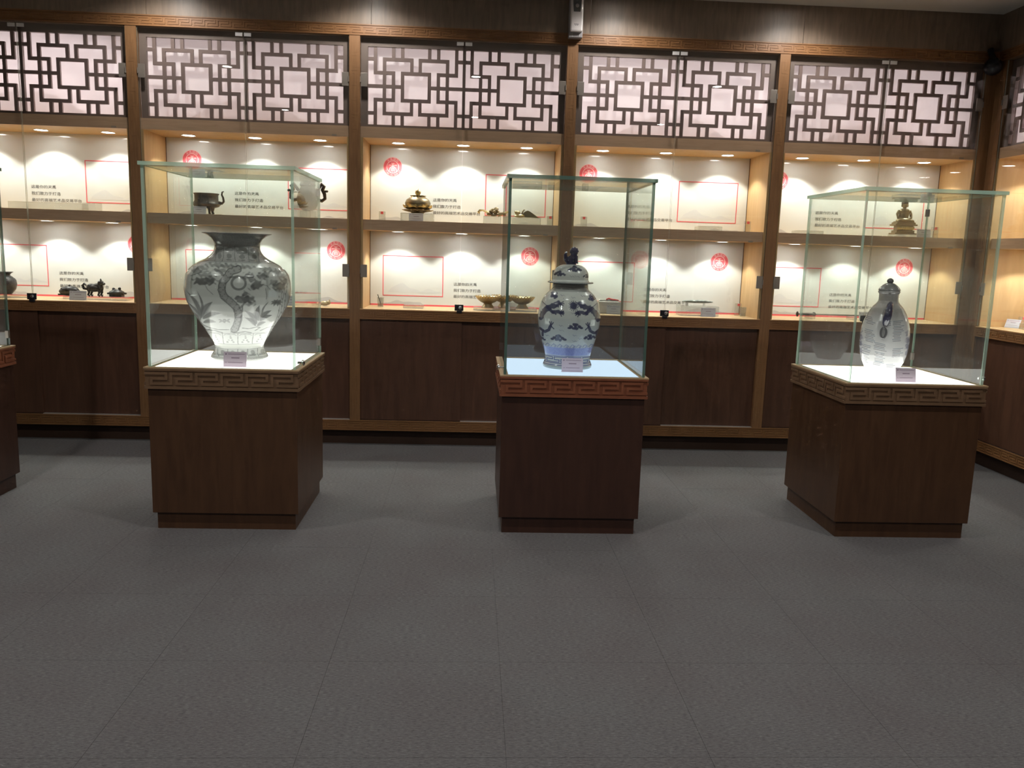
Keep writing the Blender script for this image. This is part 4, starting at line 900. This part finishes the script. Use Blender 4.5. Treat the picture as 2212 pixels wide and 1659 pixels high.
# --- cabinet 3
tag_stand('small clear stand with red square left on the shelf above the jade', 0.855, MT, h=0.080)
tag_stand('small clear stand with red square right on the shelf above the jade', 2.140, MT, h=0.085)
acrylic_box('empty clear block on the shelf above the jade boat', 1.74, 1.925, MT, 0.036)
t = thing('jade_boat', 'long grey jade carving raised on clear pegs', 'jade carving', (1.786, YS, CT+0.098))
MB().ball((0, 0, 0.012), (0.128, 0.028, 0.012), 24, 8).ball((0.02, -0.01, 0.018), (0.07, 0.02, 0.009)).ball((-0.05, -0.012, 0.016), (0.05, 0.016, 0.008)).ball((0.08, -0.01, 0.014), (0.03, 0.016, 0.008)).build('carving', M['jade'], t, True)
t = acrylic_box('clear acrylic box carrying the long grey jade carving', 1.635, 1.94, CT, 0.078, dep=0.15)
for dx in (-0.085, 0.05): MB().lathe([(0.008, 0.079), (0.010, 0.098)], 12).build('peg', M['acrylic'], t, True, loc=(dx, 0, 0))
card('label_card', 'blue-white card in front of the grey jade carving', 1.845, 6.34, CT, 0.115, 0.068, 'cardblue', 6)
t = thing('ribboned_sword', 'short grey blade with red cord lying above a white box', 'sword', (1.08, YS, CT+0.094))
MB().box(-0.072, 0.072, -0.008, 0.008, 0, 0.008).ball((-0.072, 0, 0.004), (0.01, 0.008, 0.006), 8, 6).build('blade', M['silver'], t)
MB().tube([(-0.02, 0, 0.012), (0.0, 0.006, 0.020), (0.02, -0.006, 0.014), (0.05, 0, 0.012), (0.078, 0, 0.008)], [0.006, 0.008, 0.007, 0.006, 0.005]).build('red_cord', M['coral'], t, True)
t = thing('white_box', 'white box with a printed front below the corded sword', 'box', (1.085, YS, CT))
MB().box(-0.085, 0.085, -0.045, 0.045, 0.0008, 0.092).build('box_body', M['clip'], t, bevel=0.002)
MB().box(-0.075, -0.01, -0.0458, -0.045, 0.075, 0.079).box(0.005, 0.06, -0.0458, -0.045, 0.075, 0.079).box(-0.070, 0.0, -0.0458, -0.045, 0.064, 0.068).build('printed_strip', M['hill2'], t)
card('label_card', 'blue-white card in front of the white box', 1.105, 6.36, CT, 0.105, 0.066, 'cardblue', 4)
cup('clear glass cup near the fourth post, red square above it', 2.155, CT)
tag_stand('small clear stand with red square beside the glass cup by the fourth post', 2.149, CT, y=6.56, h=0.098)
# --- cabinet 4
t = thing('seated_figure', 'gilt bronze figure seated cross-legged on a tiered throne', 'statuette', (3.385, YS, MT+0.024))
b = MB().ball((-0.004, 0, 0.150), (0.040, 0.026, 0.052)).ball((-0.004, -0.002, 0.178), (0.044, 0.024, 0.024)).ball((-0.004, 0, 0.206), (0.012, 0.012, 0.016))
b.ball((-0.004, -0.01, 0.108), (0.066, 0.040, 0.020)).ball((-0.045, -0.02, 0.103), (0.030, 0.024, 0.014)).ball((0.040, -0.02, 0.103), (0.032, 0.024, 0.014))
b.ball((-0.004, 0, 0.228), (0.023, 0.023, 0.028)).ball((-0.004, -0.022, 0.225), (0.004, 0.004, 0.006), 8, 6)
for s in (-1, 1):
    b.tube([(s*0.040-0.004, 0, 0.182), (s*0.055-0.004, 0, 0.155), (s*0.052-0.004, -0.012, 0.128), (s*0.020-0.004, -0.034, 0.116)], [0.013, 0.011, 0.010, 0.007]); b.ball((s*0.025-0.004, 0, 0.222), (0.004, 0.006, 0.012), 8, 6)
fig = b.build('figure_body', M['golddark'], t, True)
MB().ball((-0.004, 0.003, 0.240), (0.026, 0.026, 0.022)).ball((-0.004, 0.003, 0.262), (0.014, 0.014, 0.014)).ball((-0.004, 0.003, 0.276), (0.008, 0.008, 0.006), 8, 6).build('hair', M['bronze'], fig, True)
th_ = MB().box(-0.075, 0.075, -0.045, 0.045, 0.078, 0.092).box(-0.066, 0.066, -0.040, 0.040, 0.092, 0.100).box(-0.088, 0.088, -0.050, 0.050, 0.066, 0.078).box(-0.060, 0.060, -0.036, 0.036, 0.030, 0.066).box(-0.072, 0.072, -0.044, 0.044, 0.010, 0.030).box(-0.088, 0.088, -0.052, 0.052, 0, 0.010).build('throne', M['golddark'], t, bevel=0.002)
me = petal_mb(0.030, 0.011, 0.006, 0.004, 4, 4).mesh('throne_petal', M['gold'], True)
for i in range(9): o = link('throne_petal', me, th_, (-0.060+i*0.015, -0.037, 0.034), (0, 0, -PI/2))
acrylic_box('low clear slab under the seated gilt figure', 3.30, 3.56, MT, 0.023, dep=0.14)
card('label_card', 'white card at the right foot of the seated gilt figure', 3.490, 6.33, MT+0.001, 0.110, 0.062, 'cardblue', 6)
acrylic_box('low clear slab at the left end of the seated figure shelf', 2.515, 2.725, MT, 0.028)
tag_stand('small clear stand with red square at the right end of the seated figure shelf', 3.67, MT, y=6.5, h=0.09)
t = thing('bronze_sword', 'long straight sword with ringed dark hilt on the lower shelf', 'sword', (2.60, YS, CT+0.024))
MB().box(0.13, 0.62, -0.009, 0.009, 0.007, 0.013).box(0.13, 0.60, -0.003, 0.003, 0.005, 0.015).build('blade', M['silver'], t)
MB().tube([(0.015, 0, 0.01), (0.03, 0, 0.01), (0.05, 0, 0.01), (0.07, 0, 0.01), (0.10, 0, 0.01), (0.13, 0, 0.01)], [0.007, 0.012, 0.009, 0.012, 0.011, 0.008], 12).build('hilt', M['iron'], t, True)
MB().ball((-0.005, 0, 0.010), (0.010, 0.018, 0.022)).tube([(-0.005, 0, 0.01), (0.02, 0, 0.01)], 0.005).build('pommel', M['iron'], t, True)
MB().prism([(0.118, 0.010), (0.130, -0.006), (0.142, 0.010), (0.130, 0.028)], -0.02, 0.02).build('guard', M['iron'], t)
acrylic_box('left clear foot holding up the long straight sword', 2.68, 2.72, CT, 0.024)
acrylic_box('right clear foot holding up the long straight sword', 3.02, 3.06, CT, 0.024)
card('label_card', 'blue-grey card standing at the tip of the long straight sword', 3.115, 6.38, CT, 0.095, 0.068, 'cardblue')
# --- right-hand cabinet
t = card('label_card', 'blue-white card on the lower shelf of the right-hand wall cabinet', 4.07, 6.015, CT, 0.105, 0.070, 'cardblue', 25, rz=-PI/2+0.5)
tag_stand('small clear stand on the lower shelf of the right-hand cabinet', 4.16, CT, y=6.03, h=0.085)
t = MB().box(-0.05, 0.05, -0.05, 0.05, 0.0008, 0.045).build('acrylic_riser', M['acrylic'], None, bevel=0.003, loc=(4.12, 5.88, CT)); tag(t, 'clear block right of the card in the right-hand wall cabinet', 'display riser')
tag_stand('small clear stand with red square on the upper shelf of the right-hand cabinet', 4.10, MT, y=5.98, h=0.055)

# ------------------------------------------------------------------ wall and ceiling fittings
t = thing('air_freshener', 'white wall dispenser with dark window fixed above the middle post', 'dispenser', (0.703, D-0.004, 3.02))
MB().box(-0.050, 0.050, -0.055, 0, 0.0, 0.30).build('back_case', M['plasticgrey'], t, bevel=0.006)
b = MB(); b.box(-0.046, 0.046, -0.088, -0.05, 0.032, 0.30); c_ = b.build('front_cover', M['plastic'], t, bevel=0.012)
wn = MB().prism([(-0.024, 0.165), (0.024, 0.165), (0.029, 0.215), (0.031, 0.262), (-0.031, 0.262), (-0.029, 0.215)], -0.0895, -0.087).build('window', M['smoke'], c_)
MB().lathe([(0.013, 0), (0.013, 0.003), (0.010, 0.004)], 20).xf(Matrix.Rotation(PI/2, 4, 'X')).build('button', M['plasticgrey'], c_, True, loc=(0, -0.0895, 0.205))
b = MB()
b.ball((-0.014, -0.0885, 0.082), (0.003, 0.0006, 0.003), 8, 4); b.box(-0.009, 0.015, -0.0888, -0.0878, 0.0805, 0.0835); b.box(-0.010, -0.002, -0.0888, -0.0878, 0.073, 0.076); b.box(0.003, 0.010, -0.0888, -0.0878, 0.073, 0.076)
b.build('printed_mark', M['ink'], c_)
MB().box(-0.026, -0.024, -0.058, -0.05, 0.002, 0.03).box(0.024, 0.026, -0.058, -0.05, 0.002, 0.03).build('clip_ribs', M['plastic'], t)
t = thing('dome_camera', 'dark round security camera in the corner above the cabinets', 'security camera', (3.775, 6.148, 2.94))
MB().ball((0, 0, 0), 0.062, 24, 16).build('dome', M['black'], t, True)
MB().tube([(0, 0.0, 0.05), (0.0, 0.035, 0.09), (0.0, 0.056, 0.13)], [0.02, 0.018, 0.022], 12).build('bracket', M['black'], t, True)
MB().box(-0.002, 0.002, -0.064, -0.058, 0.028, 0.045).build('glint_strip', M['chrome'], t)
LBL = ['ceiling spotlight over the first post, out of view above the bulkhead', 'ceiling spotlight over the second post, out of view above the bulkhead', 'ceiling spotlight just right of the wall dispenser, out of view', 'ceiling spotlight over the fourth post, out of view above the bulkhead']
for i, (x, y) in enumerate(ROOM_LAMPS):
    t = thing('ceiling_spotlight', LBL[i] if i < 4 else 'round recessed spotlight in the ceiling behind or above the camera', 'ceiling light', (x, y, ZC-0.001), 0, 'recessed ceiling spotlights')
    MB().lathe([(0.070, -0.006), (0.072, 0.0), (0.050, 0.0), (0.050, -0.006)], 24, caps=False).build('trim_ring', M['lampring'], t, True)
    MB().lathe([(0.050, -0.004), (0.050, -0.001)], 24).build('lens', M['roomlens'], t)
